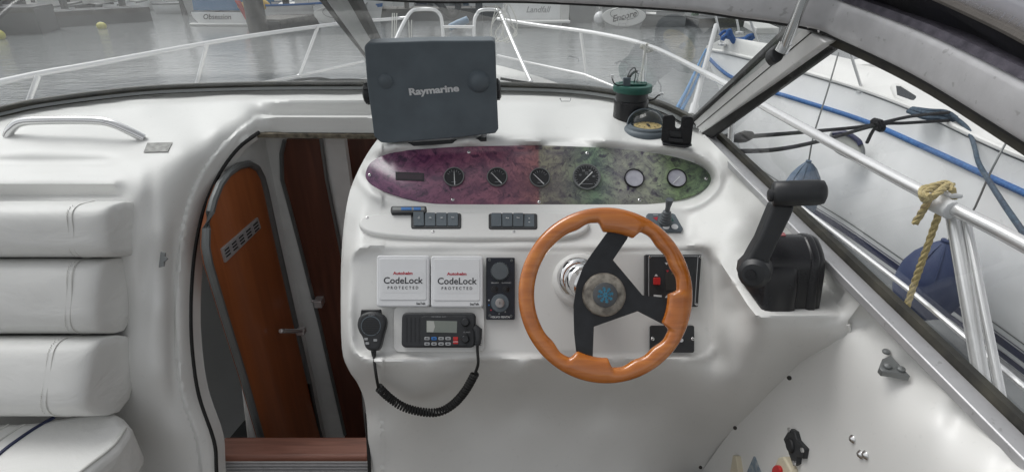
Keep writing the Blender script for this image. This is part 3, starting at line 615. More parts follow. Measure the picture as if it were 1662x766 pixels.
b = MB(); b.lathe([(.012, -.002), (.016, 0), (.013, .003), (.001, .003)], LIN.hit(1282, 722, .011), LIN.n, 16); b.build('socket_cap', M['dial'], ks)
for k, (u, v) in enumerate(((1282, 697), (1303, 730), (1290, 751))):
    b = MB(); b.lathe([(.005, 0), (.005, .003), (.001, .004)], LIN.hit(u, v, .010), LIN.n, 10); b.build('screw', M['steel'], ks)
b = MB(); b.plate(LIN, [(1252, 766), (1262, 742), (1271, 740), (1283, 762), (1284, 800), (1256, 800)], .016, -.004); rp_ = b.build('rocker_plate', M['cream'], boat, bevel=.004)
b = MB(); b.plate(LIN, circ(1259, 764, 7, 14, 10), .022, .01); b.build('red_rocker', M['red'], rp_, bevel=.002)
b = MB(); b.plate(LIN, [(1208, 775), (1223, 740), (1237, 775), (1237, 800), (1208, 800)], .003, -.004); b.build('warning_label', mat('blue_label', (.10, .16, .22), .5, col2=(.35, .38, .4), scale=70), boat)
b = MB(); b.plate(LIN, [(1183, 775), (1189, 738), (1194, 740), (1202, 790), (1186, 800)], .012, -.004); b.build('hinge_plate', M['cream'], boat, bevel=.002)
for u, v in ((1387, 712), (1400, 737), (1408, 738)):
    b = MB(); b.lathe([(.0075, 0), (.0075, .004), (.004, .008), (.001, .009)], LIN.hit(u, v, .0), LIN.n, 12); b.build('bolt_head', M['steel'], boat)
for u, v, dd in ((1281, 613, 1.075), (1193, 694, 1.27), (1137, 758, 1.40)):
    b = MB(); b.ball(at(u, v, d=dd+.002), .0045, 10, 6); b.build('screw_hole', M['darkslot'], boat)
# fixing bracket on the sill
SILL = PL(rel(.58, .85, -.56), rel(.66, .85, -.555), rel(.60, .70, -.575))
b = MB(); b.plate(SILL, [(1427, 596), (1432, 582), (1446, 576), (1478, 610), (1448, 604), (1432, 602)], .007, -.004)
for u, v in ((1440, 595), (1438, 572), (1462, 600)): b.lathe([(.006, 0), (.006, .004), (.001, .006)], SILL.hit(u, v, .007), SILL.n, 10)
b.build('canopy_bracket', M['greytrim'], boat, bevel=.001)
# ---- windscreen frame and panes
Abase = [rel(*((at(u, v, d=d) - CAM))) for (u, v), d in zip(WB, WBD)] ; Abase = crv(Abase, 5)
b = MB(); pr = [(-.012, -.006), (.012, -.006), (.012, .022), (-.004, .022)]
b.sweep([p + Vector((0, .004, 0)) for p in Abase], pr); b.build('windscreen_seal', M['seal'], boat)
b = MB(); b.sweep([p + Vector((0, -.014, .003)) for p in Abase], [(-.014, -.003), (.014, -.003), (.010, .004), (-.010, .004)]); b.build('windscreen_base', M['greytrim'], boat)
TOPF = [rel(-1.5, .7, .02), rel(-1.2, 1.12, .015), rel(-.8, 1.30, -.035), rel(-.27, 1.36, -.083), rel(.04, 1.29, -.082), rel(.31, 1.13, -.085), rel(.41, 1.055, -.093), rel(.50, 1.0, -.103), rel(.545, .95, -.118), rel(.565, .78, -.143), rel(.563, .60, -.172), rel(.562, .42, -.205), rel(.555, .2, -.24)]
TF = crv(TOPF, 6)
prof = [(-.016, .0), (.016, .0), (.020, .01), (.020, .044), (.012, .056), (-.008, .058), (-.020, .05), (-.022, .012)]
b = MB(); b.sweep(TF, prof); b.build('windscreen_top_frame', M['alu'], boat, bevel=.003, seg=2)
b = MB(); b.sweep([p + Vector((-.004, 0, .056)) for p in TF if p.x > .3], [(-.020, 0), (.016, 0), (.014, .010), (-.016, .009)]); b.build('canopy_track', mat('weathered_track', (.085, .078, .10), .7, var=.3, scale=60, bump=.5, col2=(.03, .028, .04)), boat)
b = MB(); b.sweep([p + Vector((0, 0, .0)) for p in TF], [(-.012, -.004), (.012, -.004), (.012, .001), (-.012, .001)]); b.build('top_frame_seal', M['rubber'], boat)
def post(p, q, w, t, side, name, m):
    b = MB(); T = (q-p).normalized(); n = (CAM - (p+q)/2); n = (n - T*n.dot(T)).normalized(); s = T.cross(n)
    b.sweep([p, q], [(-w/2, -t/2), (w/2, -t/2), (w/2, t/2), (-w/2, t/2)], up=n); return b.build(name, m, boat, bevel=.003)
def ppair(name, a, c, d, e, m, lift=0):      # post as a flat bar between two pixel edges at two depths
    P0, P1, Q0, Q1 = a, c, d, e
    nn = (P1-P0).cross(Q0-P0).normalized(); Q1 = CAM + (Q1-CAM)*((P0-CAM).dot(nn)/(Q1-CAM).dot(nn))
    n = (P1-P0).cross(Q0-P0).normalized()
    if n.dot(CAM-P0) < 0: n = -n
    b = MB(); b.prism([P0 + n*lift, P1 + n*lift, Q1 + n*lift, Q0 + n*lift], -n*.022); return b.build(name, m, boat, bevel=.003)
ppair('windscreen_post', at(520, -12, d=1.25).lerp(at(600, 98, d=1.78), 1.2), at(558, -12, d=1.25).lerp(at(621, 95, d=1.78), 1.2), at(520, -12, d=1.25), at(558, -12, d=1.25), M['alu'])
ppair('post_seal', at(508, -12, d=1.265).lerp(at(597, 100, d=1.79), 1.2), at(521, -12, d=1.265).lerp(at(601, 98, d=1.79), 1.2), at(508, -12, d=1.265), at(521, -12, d=1.265), M['rubber'])
ppair('post_seal', at(556, -12, d=1.265).lerp(at(617, 95, d=1.79), 1.2), at(572, -12, d=1.265).lerp(at(627, 98, d=1.79), 1.2), at(556, -12, d=1.265), at(572, -12, d=1.265), M['rubber'])
ppair('windscreen_post', at(1125, 198, d=1.54), at(1138, 217, d=1.505), at(1296, 40, d=.97), at(1340, 70, d=.953), M['paleframe'])
ppair('post_seal', at(1120, 200, d=1.55), at(1126, 201, d=1.545), at(1283, 46, d=.98), at(1292, 50, d=.978), M['rubber'])
ppair('post_seal', at(1137, 216, d=1.507), at(1148, 229, d=1.49), at(1337, 69, d=.955), at(1352, 82, d=.947), M['rubber'])
pn_ = (at(1140, 220, d=1.50)-at(1125, 198, d=1.54)).cross(at(1296, 40, d=.97)-at(1125, 198, d=1.54)).normalized(); pn_ = pn_ if pn_.dot(CAM - at(1200, 140, d=1.3)) > 0 else -pn_
PP0, PP1, PQ0 = at(1125, 198, d=1.54), at(1138, 217, d=1.505), at(1296, 40, d=.97); pn_ = (PP1-PP0).cross(PQ0-PP0).normalized(); rq = ray(1316, 54); PM = CAM + rq*((PP0-CAM).dot(pn_)/rq.dot(pn_))
b = MB(); b.tube([PP0.lerp(PP1, .5), PM], .0012, 6); b.build('post_joint', M['darkslot'], boat)
# side window: sill, rubber, top rail is the frame above
n_out = Vector((1, .12, 0)).normalized()
SS = [seal(u)[0] for u in range(1144, 1800, 40)]
b = MB(); b.sweep([p + n_out*.014 for p in SS], [(-.016, -.012), (.018, -.012), (.018, .004), (-.016, .002)]); b.build('window_sill', M['alu'], boat, bevel=.002)
b = MB(); b.sweep([p + n_out*.040 + Vector((0, 0, .004)) for p in SS], [(-.009, -.014), (.010, -.014), (.008, .010), (-.007, .008)]); b.build('window_seal', M['seal'], boat)
def pane(name, low, up, m, parent):
    b = MB(); b.loft([[a.lerp(c_, f) for a, c_ in zip(low, up)] for f in (0, .25, .5, .75, 1)]); return b.build(name, m, parent)
nA = len(Abase); U_ = [TF[0].lerp(TF[0], 0)]
def topat(x):
    for i in range(len(TF)-1):
        if (TF[i].x - x)*(TF[i+1].x - x) <= 0: k = (x-TF[i].x)/((TF[i+1].x-TF[i].x) or 1); return TF[i].lerp(TF[i+1], k)
    return TF[0]
lo = [p for p in Abase if p.x <= -.395]; hi = [topat(-1.45 + (p.x - lo[0].x)*(1.45-.40)/(lo[-1].x-lo[0].x)) for p in lo]
pane('port_windscreen_pane', [p + Vector((0, .006, .003)) for p in lo], hi, M['glassport'], boat)
lo = [p for p in Abase if p.x >= -.41]; hi = [topat(-.40 + (p.x - lo[0].x)*(.90)/(lo[-1].x-lo[0].x)) for p in lo]
pane('helm_windscreen_pane', [p + Vector((0, .006, .003)) for p in lo], hi, M['glassmid'], boat)
lo = [p + n_out*.04 + Vector((0, 0, .01)) for p in SS]; y0, y1 = lo[0].y, lo[-1].y
TS = [p for p in TF if p.x > .5 and p.y < .99]; 
def along(P_, f):
    x = f*(len(P_)-1); i = min(len(P_)-2, int(x)); return P_[i].lerp(P_[i+1], x-i)
hi = [along(TS, k/(len(lo)-1)) for k in range(len(lo))]
pane('side_window_pane', lo, hi, M['glassside'], boat)
gk = [p for p in TF if p.x > .5 and p.y < .99]
b = MB(); b.sweep([p + Vector((.004, 0, -.006)) for p in gk], [(-.006, -.012), (.006, -.012), (.006, .008), (-.006, .008)]); b.build('window_gasket', M['seal'], boat)
# screws on the frame
for u, v, d in ((1312, 44, .93), (1329, 51, .925), (1131, 206, 1.52), (1136, 214, 1.50)):
    b = MB(); b.ball(at(u, v, d=d), .003, 10, 6); b.build('frame_screw', M['steel'], boat)
# ---- canopy: canvas, binding, clear panel, hoop
e0 = [at(u, v, d=d) for u, v, d in ((1250, -30, 1.00), (1345, -8, .93), (1450, 34, .85), (1560, 92, .76), (1662, 160, .68), (1760, 235, .6))]
e1 = [at(u, v, d=d) for u, v, d in ((1300, -90, .85), (1400, -50, .80), (1500, -14, .72), (1600, 30, .64), (1672, 66, .58), (1780, 130, .50))]
e2 = [at(u, v, d=d) for u, v, d in ((1400, -160, .72), (1500, -130, .68), (1600, -100, .60), (1680, -60, .54), (1760, -20, .48), (1900, 40, .42))]
c0, c1, c2 = crv(e0, 5), crv(e1, 5), crv(e2, 5)
rows = [[a.lerp(c_, k/6) + Vector((0, 0, .006*math.sin(k*1.9+i*.5))) for i, (a, c_) in enumerate(zip(c0, c1))] for k in range(7)]
canopy = thing('canopy', rel(.55, .8, .05), 'navy canvas spray hood with a clear panel above the starboard window', 'canopy')
b = MB(); b.loft(rows); b.build('canvas', M['canvas'], canopy, solid=.003)
b = MB(); b.tube(c1, .006, 8); b.build('binding', M['canvasedge'], canopy)
b = MB(); b.loft([c1, c2]); b.build('clear_panel', M['clearvinyl'], canopy, solid=.001)
hoop = thing('canopy_hoop', at(1272, 82, d=.93), 'polished steel canopy tube clamped to the screen corner in a black socket', 'canopy frame')
b = MB(); b.tube([at(1272, 80, d=.93), at(1288, 40, d=.90), at(1312, -20, d=.86)], .0085, 14); b.build('tube', M['steel'], hoop)
b = MB(); b.tube([at(1268, 84, d=.935), at(1276, 70, d=.925)], .011, 12, mat=0); b.build('tube_end', M['steel'], hoop)
b = MB(); b.prism([at(u, v, d=.94) for u, v in ((1251, 80), (1262, 70), (1273, 74), (1276, 86), (1270, 98), (1258, 103), (1250, 92))], (0, .02, -.01)); b.build('socket', M['plastic'], hoop, bevel=.004, seg=3)
# ---- deck, hull and guard rails outside
deckpts = [(-1.75, 0.4), (-1.9, 1.6), (-1.85, 2.6), (-1.6, 3.4), (-1.2, 4.2), (-.75, 4.85), (-.45, 5.0), (-.15, 4.85), (.3, 4.2), (.68, 3.4), (.88, 2.6), (.93, 1.6), (.90, 0.2)]
DK = crv([(x, y, 0) for x, y in deckpts], 5)
def dz(y): return -.92 - .04*max(0, 2.2-y) + .06*min(1, max(0, (y-2)/3))
b = MB(); rows = []
for k, f in enumerate((0, .05, .25, .6, 1)):
    rows.append([rel(p.x + ((-.47+(p.x+.47)*.80) - p.x)*f, p.y*(1-f*(.42 if p.y > 2 else .42*max(0, p.y-1)/1)), dz(p.y) + (.06 if k == 0 else 0)) for p in DK])
b.loft(rows); b.build('side_deck', M['gel2'], boat)
b = MB(); b.loft([[rel(p.x, p.y, dz(p.y)+.06) for p in DK], [rel(p.x*1.03+.01, p.y*1.02, dz(p.y)-.05) for p in DK], [rel(-.47+(p.x+.47)*.92, p.y*.93, -1.7) for p in DK], [rel(-.47+(p.x+.47)*.78, p.y*.84, -2.6) for p in DK]])
b.build('hull', M['hull'], boat)
# coachroof between screen and deck
crr = []
for k in range(9):
    f = k/8; crr.append([p + Vector((.16*f*np.sign(p.x+.47)*min(1, abs(p.x+.47)/.5), .01+.9*f, -.004-.50*f**1.15)) for p in Abase])
b = MB(); b.loft(crr); keep = []
for f in b.f:
    c = sum((b.v[i] for i in f), Vector())/4; keep.append(not (-.95 < c.x < -.12 and 2.02 < c.y < 2.62))  # unseen opening added in the roof to let daylight into the cabin
hol = [f for f, k in zip(b.f, keep) if not k]; b.f = [f for f, k in zip(b.f, keep) if k]; b.m = [0]*len(b.f)
b.build('coachroof', M['gel'], boat)
hb_ = MB(); idx = sorted({i for f in hol for i in f}); mp_ = {i: j for j, i in enumerate(idx)}; hb_.v = [b.v[i] + Vector((0, 0, .01)) for i in idx]; hol = [[mp_[i] for i in f] for f in hol]; hb_.f = hol; hb_.m = [0]*len(hol); hb_.build('added_hatch_pane', M['dome'], boat)  # clear pane over the added opening
RL = [rel(-2.05, .9, -.44), at(0, 134, z=-.45), at(150, 105, z=-.45), at(335, 71, z=-.45), at(440, 54, z=-.45), at(560, 38, z=-.45), at(640, 31, z=-.45), at(662, 29, z=-.44)]
RR = [at(808, 31, z=-.44), at(870, 41, z=-.45), at(960, 53, z=-.45), at(1047, 73, z=-.45), at(1150, 122, z=-.45), at(1250, 178, z=-.45), at(1400, 260, z=-.45), at(1545, 337, z=-.45), at(1662, 397, z=-.45), rel(.90, .45, -.45)]
b = MB(); b.tube(crv(RL, 5), .0135, 12); b.build('guard_rail', M['rail'], boat)
b = MB(); b.tube(crv(RR, 5), .0135, 12); b.build('guard_rail', M['rail'], boat)
def st(a, c, r_=.0115, m='rail'):
    b = MB(); b.tube([a, c], r_, 10); b.lathe([(.022, -.004), (.022, .003), (.013, .012), (.012, .02)], c, (a-c).normalized(), 14); b.build('stanchion', M[m], boat)
for u, v, z, u2, v2, zz in ((62, 124, -.45, 42, 178, -.85), (336, 73, -.45, 318, 142, -.82), (516, 44, -.45, 486, 124, -.80), (942, 50, -.45, 956, 150, -.85), (1047, 74, -.45, 1044, 175, -.88), (1186, 196, -.62, 1186, 250, -.95)):
    a = at(u, v, z=z); c = at(u2, v2, y=a.y-.06 if u < 900 else a.y+.02)
    if u == 1186: a = at(1190, 150, z=-.45)+Vector((0,0,0)); c = at(1184, 262, y=a.y+.02)
    st(a, c)
# twin bow pulpits
def pulpit(pts, name='pulpit_hoop'):
    b = MB(); b.tube(crv(pts, 6), .0135, 12); b.build(name, M['rail'], boat)
pulpit([at(641, 68, y=4.15), at(655, 38, y=4.4), at(667, 20, y=4.6), at(678, 16, y=4.7), at(702, 16, y=4.7), at(712, 22, y=4.7), at(717, 34, y=4.68), at(720, 72, y=4.64)])
pulpit([at(769, 72, y=4.64), at(770, 36, y=4.68), at(774, 24, y=4.7), at(782, 17, y=4.7), at(806, 17, y=4.7), at(813, 24, y=4.6), at(835, 75, y=4.2), at(864, 138, y=3.85)])
b = MB(); b.tube([at(719, 44, y=4.66), at(770, 44, y=4.66)], .011, 10); b.build('cross_bar', M['rail'], boat)
b = MB(); b.tube([at(808, 90, y=4.5), at(855, 101, y=4.1), at(948, 121, y=3.6), at(1000, 142, y=3.3)], .007, 8); b.build('lower_wire', M['rail'], boat)
b = MB(); b.tube([at(590, 100, y=4.0), at(487, 123, y=3.6), at(400, 139, y=3.2)], .007, 8); b.build('lower_wire', M['rail'], boat)
b = MB(); b.tube([at(1196, 262, z=-.70), at(1250, 297, z=-.70), at(1480, 474, z=-.70), at(1662, 628, z=-.70), at(1740, 695, z=-.7)], .0062, 8); b.build('lower_wire', M['rail'], boat)
b = MB(); b.lathe([(.020, 0), (.020, .01), (.014, .03)], at(861, 139, y=3.84), (0, 0, 1), 14); b.build('stanchion_foot', M['steel'], boat)
b = MB(); b.prism([at(u, v, z=-.78) for u, v in ((842, 137), (902, 145), (925, 149), (842, 145))], (0, 0, .012)); b.build('toe_rail', M['gel'], boat)
# starboard stanchion pair by the throttle
for (u, v, u2, v2, rr_) in ((1545, 338, 1606, 690, .0135), (1566, 345, 1634, 690, .008)):
    a = at(u, v, z=-.462); c = at(u2, v2, x=.86); b = MB(); b.tube([a, c], rr_, 14); b.build('stanchion', M['rail'], boat)
b = MB(); c0_ = at(1530, 330, z=-.452); b.tube([at(1510, 325, z=-.452), at(1545, 342, z=-.452)], .019, 12); b.tube([at(1522, 310, z=-.44), at(1545, 318, z=-.44), at(1560, 318, z=-.44)], .006, 8); b.build('rail_clamp', M['white'], boat, bevel=.002)
# white flagstaff-like upright beyond the screen corner
a, c = at(1162, 42, y=3.1), at(1127, 172, y=2.35)
b = MB(); b.tube([a, c], .0125, 12); b.tube([c, c + (c-a).normalized()*.09], .018, 12); b.build('gate_post', M['rail'], boat)
# windscreen wipers lying at the foot of the screen
for pts in (((436, 140), (480, 131), (520, 128), (560, 136), (592, 138)), ((470, 140), (500, 134), (560, 130), (600, 132)), ((812, 128), (850, 134), (900, 141), (960, 147))):
    b = MB(); b.tube(crv([at(u, v, y=2.02) for u, v in pts], 5), .005, 6); b.build('wiper_arm', M['rubber'], boat)
# ================================================================== THINGS AT THE HELM
def screw(pl, u, v, h, parent, r_=.0042, m='steel', name='screw'):
    b = MB(); c = pl.hit(u, v, h); b.lathe([(r_, -.001), (r_, .0006), (r_*.75, .0016), (.0003, .0019)], c, pl.n, 14)
    a = random.random()*3; X = pl.ux*math.cos(a) + pl.uy*math.sin(a); Y = pl.n.cross(X)
    b.box(c + pl.n*.0019, (r_*1.1, r_*.25, .0006), (X, Y, pl.n), mat=1); b.box(c + pl.n*.0019, (r_*.25, r_*1.1, .0006), (X, Y, pl.n), mat=1)
    return b.build(name, [M[m], M['darkslot']], parent)
# ---- burl instrument board with its gauges
ip = thing('burl_dashboard', PNL.hit(875, 287), 'long oval instrument board in burl, purple to the left and green to the right', 'instrument panel')
BO = [tuple(p) for p in cr([(593, 283), (604, 262), (640, 247), (700, 241), (760, 238), (875, 236), (980, 240), (1045, 246), (1100, 256), (1138, 270), (1155, 290), (1143, 308), (1110, 322), (1050, 332), (980, 338), (875, 339), (760, 336), (680, 327), (620, 309), (600, 297)], 6, True)]
b = MB(); b.plate(PNL, BO, .0045, -.004, inset=.0012); b.build('burl_board', M['burl'], ip, angle=60)
for u, v in ((600, 284), (761, 247), (735, 324), (875, 328), (953, 249), (1038, 325), (1146, 290)): screw(PNL, u, v, .0048, ip)
b = MB(); b.plate(PNL, [(642, 279), (688, 281), (688, 294), (642, 292)], .0056, .004); lb = b.build('blank_display', M['plastic'], ip)
b = MB(); b.plate(PNL, [(645, 281.5), (686, 283), (686, 292), (645, 290)], .0060, .005); b.build('display_glass', mat('dark_display', (.05, .035, .045), .2), lb)
def gauge(u, v, rp, ang, label, pale=False, big=False, parent=ip):
    c = PNL.hit(u, v, .0045); k = PNL.px(u, v); r_ = rp*k; X, Y, Nn = PNL.ux, PNL.uy, PNL.n
    g = MB(); g.lathe([(r_*.93, 0), (r_*.93, .0035), (.0002, .0036)], c, Nn, 40)
    go = g.build('gauge', M['paledial' if pale else 'dial'], parent, angle=30); go['label'] = label
    z = MB(); z.lathe([(r_*1.0, -.001), (r_*1.02, .004), (r_*.99, .0065), (r_*.93, .0065), (r_*.89, .0045), (r_*.90, .002), (r_*.93, -.001)], c, Nn, 40); z.build('bezel', M['greytrim' if not pale else 'gloss'], go)
    def pt(a, q): return c + (X*math.sin(a) + Y*math.cos(a))*r_*q + Nn*.0040
    if not pale:
        t = MB(); n_ = 21 if big else 7; a0, a1 = (R(-135), R(135)) if big else (R(-62), R(62))
        for i in range(n_):
            a = a0 + (a1-a0)*i/(n_-1); L_ = .12 if i % 2 else .2; d_ = (pt(a, 1)-pt(a, 0)).normalized(); s_ = Nn.cross(d_)
            t.box(pt(a, .80 if big else .66), (r_*L_*(1 if big else 1.3), .0007, .0003), (d_, s_, Nn))
        if big: t.tube([pt(R(-140)+R(280)*i/40, .86) for i in range(41)], .0004, 4)
        t.box(c - Y*r_*.55 + Nn*.004, (r_*(.8 if big else .45), .0008, .0003), (X, Y, Nn)); tag(t.build('scale_marks', M['greyink'], go, flat=True), kind='stuff')
        if big:
            for s_, a, q in (('10', -75, .5), ('20', -25, .52), ('30', 28, .52), ('40', 88, .5)):
                text(s_, pt(R(a), q), X, Y, .0075, M['greyink'], go, name='numeral')
            text('RPM\nx100', c + Y*r_*.26 + Nn*.004, X, Y, .0045, M['greyink'], go, name='numeral')
            text('VDO', c - Y*r_*.22 + Nn*.004, X, Y, .004, M['greyink'], go, name='numeral')
    if ang is not None:
        n = MB(); a = R(ang[0]); e0_, e1_ = c + (X*ang[1] + Y*ang[2])*r_ + Nn*.0045, c + (X*ang[3] + Y*ang[4])*r_ + Nn*.0052
        d_ = (e1_-e0_).normalized(); s_ = Nn.cross(d_); w = .0011 if not big else .0012
        n.prism([e0_ - s_*w*1.3, e1_ - s_*w*.5, e1_ + s_*w*.5, e0_ + s_*w*1.3], -Nn*.0008); n.build('needle', M['whiteink'] if not pale else M['white'], go, flat=True)
    gl = MB(); gl.lathe([(r_*.90, .0058), (r_*.5, .0062), (.0002, .0063)], c, Nn, 32)
    return go
gauge(737, 288, 16.5, (0, .10, -.85, 0, .55), 'first gauge from the left, needle upright')
gauge(807, 288, 16.5, (0, .45, -.70, -.6, .45), 'second gauge from the left, needle leaning left')
gauge(876, 289, 16.5, (0, .40, -.70, -.62, .35), 'gauge at the colour joint of the board, needle leaning left')
gauge(952, 288, 22.5, (0, .42, .38, -.62, -.72), 'large rev counter', big=True)
gauge(1029, 290, 16, None, 'misted gauge with no needle showing', pale=True)
gauge(1098, 290, 16, (0, .30, .15, -.5, -.62), 'misted gauge with a needle, rightmost', pale=True)
# ---- switch pod
pod = thing('switch_pod', POD.hit(770, 365), 'long white rounded switch pod with two black rows of rocker switches', 'switch panel')
PO = [tuple(p) for p in cr([(582, 364), (587, 353), (606, 347), (660, 345), (780, 344), (900, 344), (940, 348), (957, 362), (944, 378), (900, 386), (780, 387), (690, 386), (620, 381), (592, 374)], 6, True)]
b = MB(); b.plate(POD, PO, .013, -.006); b.build('pod_moulding', M['gel'], pod, bevel=.006, seg=4)
for u, v in ((596, 353), (703, 376), (834, 376)): screw(POD, u, v, .0133, pod, .0036)
def bank(u0, v0, u1, v1, syms, up):
    b = MB(); b.plate(POD, rr(u0, v0, u1, v1, 3, 3), .0155, .012); bo = b.build('switch_bezel', M['plastic'], pod, bevel=.0012)
    w = (u1-u0-8)/4
    for i in range(4):
        a = u0 + 4.5 + i*w; flat = (syms[i] == 'o')
        pts = rr(a, v0+1.5, a+w-1.4, v1-3.5, 1.5, 2); P_ = [POD.hit(u, v, .0155) for u, v in pts]
        top = [p + POD.n*((.0065 if v < (v0+v1)/2 else .002) if not flat else .001) * (1.5 if up == i else 1) for p, (u, v) in zip(P_, pts)]
        m = MB(); n_ = len(P_); m.add(top + P_, [tuple(range(n_))] + [(j, (j+1) % n_, n_+(j+1) % n_, n_+j) for j in range(n_)])
        ro = m.build('rocker_switch', M['slate'], pod, bevel=.0008)
        X, Y = POD.ux, POD.uy; c = POD.hit(a+w/2-.7, v0+7, .0155+.0068*(1.5 if up == i else 1)); s_ = MB()
        if syms[i] == 'a':      # anchor
            s_.box(c, (.0007, .0075, .0003), (X, Y, POD.n)); s_.tube([c + X*.003*math.sin(q) - Y*.003*math.cos(q) for q in np.linspace(-1.3, 1.3, 8)], .0004, 4); s_.box(c+Y*.0025, (.003, .0007, .0003), (X, Y, POD.n))
        elif syms[i] == 'w':    # wiper fan
            for q in (-.6, 0, .6): s_.tube([c - Y*.002, c + X*.004*math.sin(q) + Y*.002*math.cos(q)], .0004, 4)
            s_.box(c - Y*.002, (.0075, .0007, .0003), (X, Y, POD.n))
        elif syms[i] == 'h': s_.box(c, (.006, .0016, .0003), (X, Y, POD.n)); s_.box(c - X*.003 + Y*.001, (.0015, .003, .0003), (X, Y, POD.n))
        elif syms[i] == 'd': s_.box(c - X*.002, (.003, .003, .0003), (X, Y, POD.n)); s_.box(c + X*.002-Y*.001, (.003, .003, .0003), (X, Y, POD.n))
        elif syms[i] == 'o': s_.ball(POD.hit(a+w/2-.7, v0+8, .0168), .0018, 10, 6); s_.box(POD.hit(a+w/2-.7, v0+14, .0168), (.004, .002, .0004), (X, Y, POD.n))
        if s_.v: s_.build('switch_symbol', M['whiteink'], ro, flat=True)
bank(667, 346, 748.5, 370.5, 'awwh', 0); bank(793, 346.5, 872, 371.5, 'xdho', -1)
# ---- little LED fob on the pod
fob = thing('alarm_fob', POD.hit(662, 341, .02), 'thin black stick with blue display cells lying above the left switches', 'voltage display')
b = MB(); b.plate(POD, rr(634, 334.5, 692, 345, 3, 3, -.1), .024, .012); b.build('case', M['plastic'], fob, bevel=.001)
b = MB(); b.plate(POD, [(637, 336), (689, 336), (689, 341), (637, 341)], .0246, .0235); b.build('face', M['greytrim'], fob)
b = MB(); b.plate(POD, [(651, 336.3), (668, 336.3), (668, 340.8), (651, 340.8)], .0252, .024); b.plate(POD, [(671, 336.3), (683, 336.3), (683, 340.8), (671, 340.8)], .0252, .024); b.build('blue_cells', M['blue'], fob)
# ---- joystick plate
js = thing('trim_joystick', POD.hit(1078, 361), 'small grey ribbed joystick on a black plate behind the top of the wheel', 'joystick')
b = MB(); b.plate(POD, [(1049, 349), (1052, 346), (1092, 346), (1096, 348), (1109, 371), (1106, 376), (1058, 376), (1054, 373)], .006, -.002); b.build('plate', M['slate'], js, bevel=.0015)
c = POD.hit(1079, 361, .006); up = (POD.n*.55 + Vector((0, -.05, 1))).normalized()
b = MB(); b.lathe([(.0155, -.002), (.0160, .004), (.0135, .0065), (.0150, .010), (.0125, .013), (.0138, .017), (.0112, .020), (.0122, .024), (.0095, .027), (.0100, .031), (.006, .035), (.0001, .036)], c, up, 24); b.build('rubber_boot', M['slate2'], js)
b = MB(); b.lathe([(.0062, .030), (.0058, .045), (.0085, .060), (.0090, .066), (.0080, .068), (.0001, .068)], c, up, 20); b.build('stick', M['slate2'], js)
for u in (1081, 1095):
    b = MB(); b.lathe([(.0075, 0), (.0075, .002), (.0001, .0028)], POD.hit(u, 368.5, .006), POD.n, 18, sx=1.1); b.build('white_button', M['white'], js)
b = MB(); b.plate(POD, [(1060, 353), (1068, 352), (1066, 358)], .0068, .005); b.build('red_mark', M['redink'], js)
b = MB(); b.plate(POD, [(1090, 352), (1094, 359), (1088, 358)], .0068, .005); b.build('green_mark', M['green'], js)
b = MB(); b.plate(POD, [(1060, 348), (1068, 348), (1068, 349.6), (1060, 349.6)], .0068, .005); b.build('lettering', M['greyink'], js)
# ---- two square white instrument covers
def cover(u0, v0, u1, v1, lab):
    t = thing('instrument_cover', FACE.hit((u0+u1)/2, (v0+v1)/2), lab, 'instrument cover', 'square white instrument covers on the dash')
    b = MB(); b.plate(FACE, rr(u0, v0, u1, v1, 5, 4), .017, 0); b.build('cover', M['white'], t, bevel=.004, seg=4)
    b = MB(); b.plate(FACE, rr(u0+5, v0+5, u1-5, v1-11, 3, 3), .0185, .016); b.build('raised_face', M['white'], t, bevel=.0012)
    b = MB(); b.plate(FACE, rr(u0+10, v0+27, u1-9, v0+61, 2, 2), .0188, .018); b.build('sticker', mat('silver_sticker', (.70, .71, .72), .35, var=.02), t, flat=True)
    cx = (u0+u1)/2
    h = .0190
    ptext('Autohelm', FACE, cx, v0+29.5, 4.6, M['redink'], t, h, fat=.035, sx=1.18)
    ptext('CodeLock', FACE, cx, v0+41.5, 10.2, M['blackink'], t, h, fat=.014, sx=1.02)
    ptext('PROTECTED', FACE, cx, v0+53, 4.5, M['blackink'], t, h, fat=.014, sx=.94, space=1.65)
    ptext('SeaTalk', FACE, u1-14, v1-5.5, 3.3, M['blackink'], t, .0174, fat=.03)
    return t
cover(611, 414, 697, 498, 'left of the two square white covers lettered CodeLock, above the microphone')
cover(699, 415, 784, 499, 'right of the two square white covers lettered CodeLock, above the radio')
# ---- wiper/ignition panel
kp = thing('control_panel', FACE.hit(812, 468), 'narrow black upright panel with two round knobs beside the white covers', 'control panel')
b = MB(); b.plate(FACE, rr(789, 418, 835.5, 518.5, 1.5, 2), .005, -.002); b.build('plate', mat('navy_black_plate', (.010, .013, .024), .3, var=.3, scale=60), kp, bevel=.001)
b = MB(); c = FACE.hit(811.5, 441, .005); b.lathe([(.0215, -.001), (.0215, .004), (.020, .012), (.019, .014), (.0001, .0145)], c, FACE.n, 36)
for k in range(24):
    a = k*math.pi/12; d_ = FACE.ux*math.cos(a) + FACE.uy*math.sin(a); b.box(c + d_*.0215 + FACE.n*.006, (.0012, .0022, .008), (d_, FACE.n.cross(d_), FACE.n))
b.lathe([(.0015, .014), (.0015, .0152), (.0001, .0152)], c, FACE.n, 8); b.build('knob', M['slate2'], kp)
for u in (802, 821):
    b = MB(); b.lathe([(.0085, -.001), (.0085, .002), (.006, .0025), (.0055, .006), (.0001, .007)], FACE.hit(u, 469, .005), FACE.n, 20); b.build('push_button', M['gloss'], kp)
b = MB(); c = FACE.hit(811.5, 492, .005); b.lathe([(.0215, -.001), (.0215, .003), (.020, .007), (.013, .008), (.0001, .008)], c, FACE.n, 36); ky = b.build('key_switch', M['slate'], kp)
b = MB(); b.lathe([(.0105, .007), (.0105, .012), (.0095, .0125), (.0001, .0125)], c, FACE.n, 28); b.build('lock_barrel', mat('brushed_lock', (.35, .33, .32), .3, metal=.7), ky)
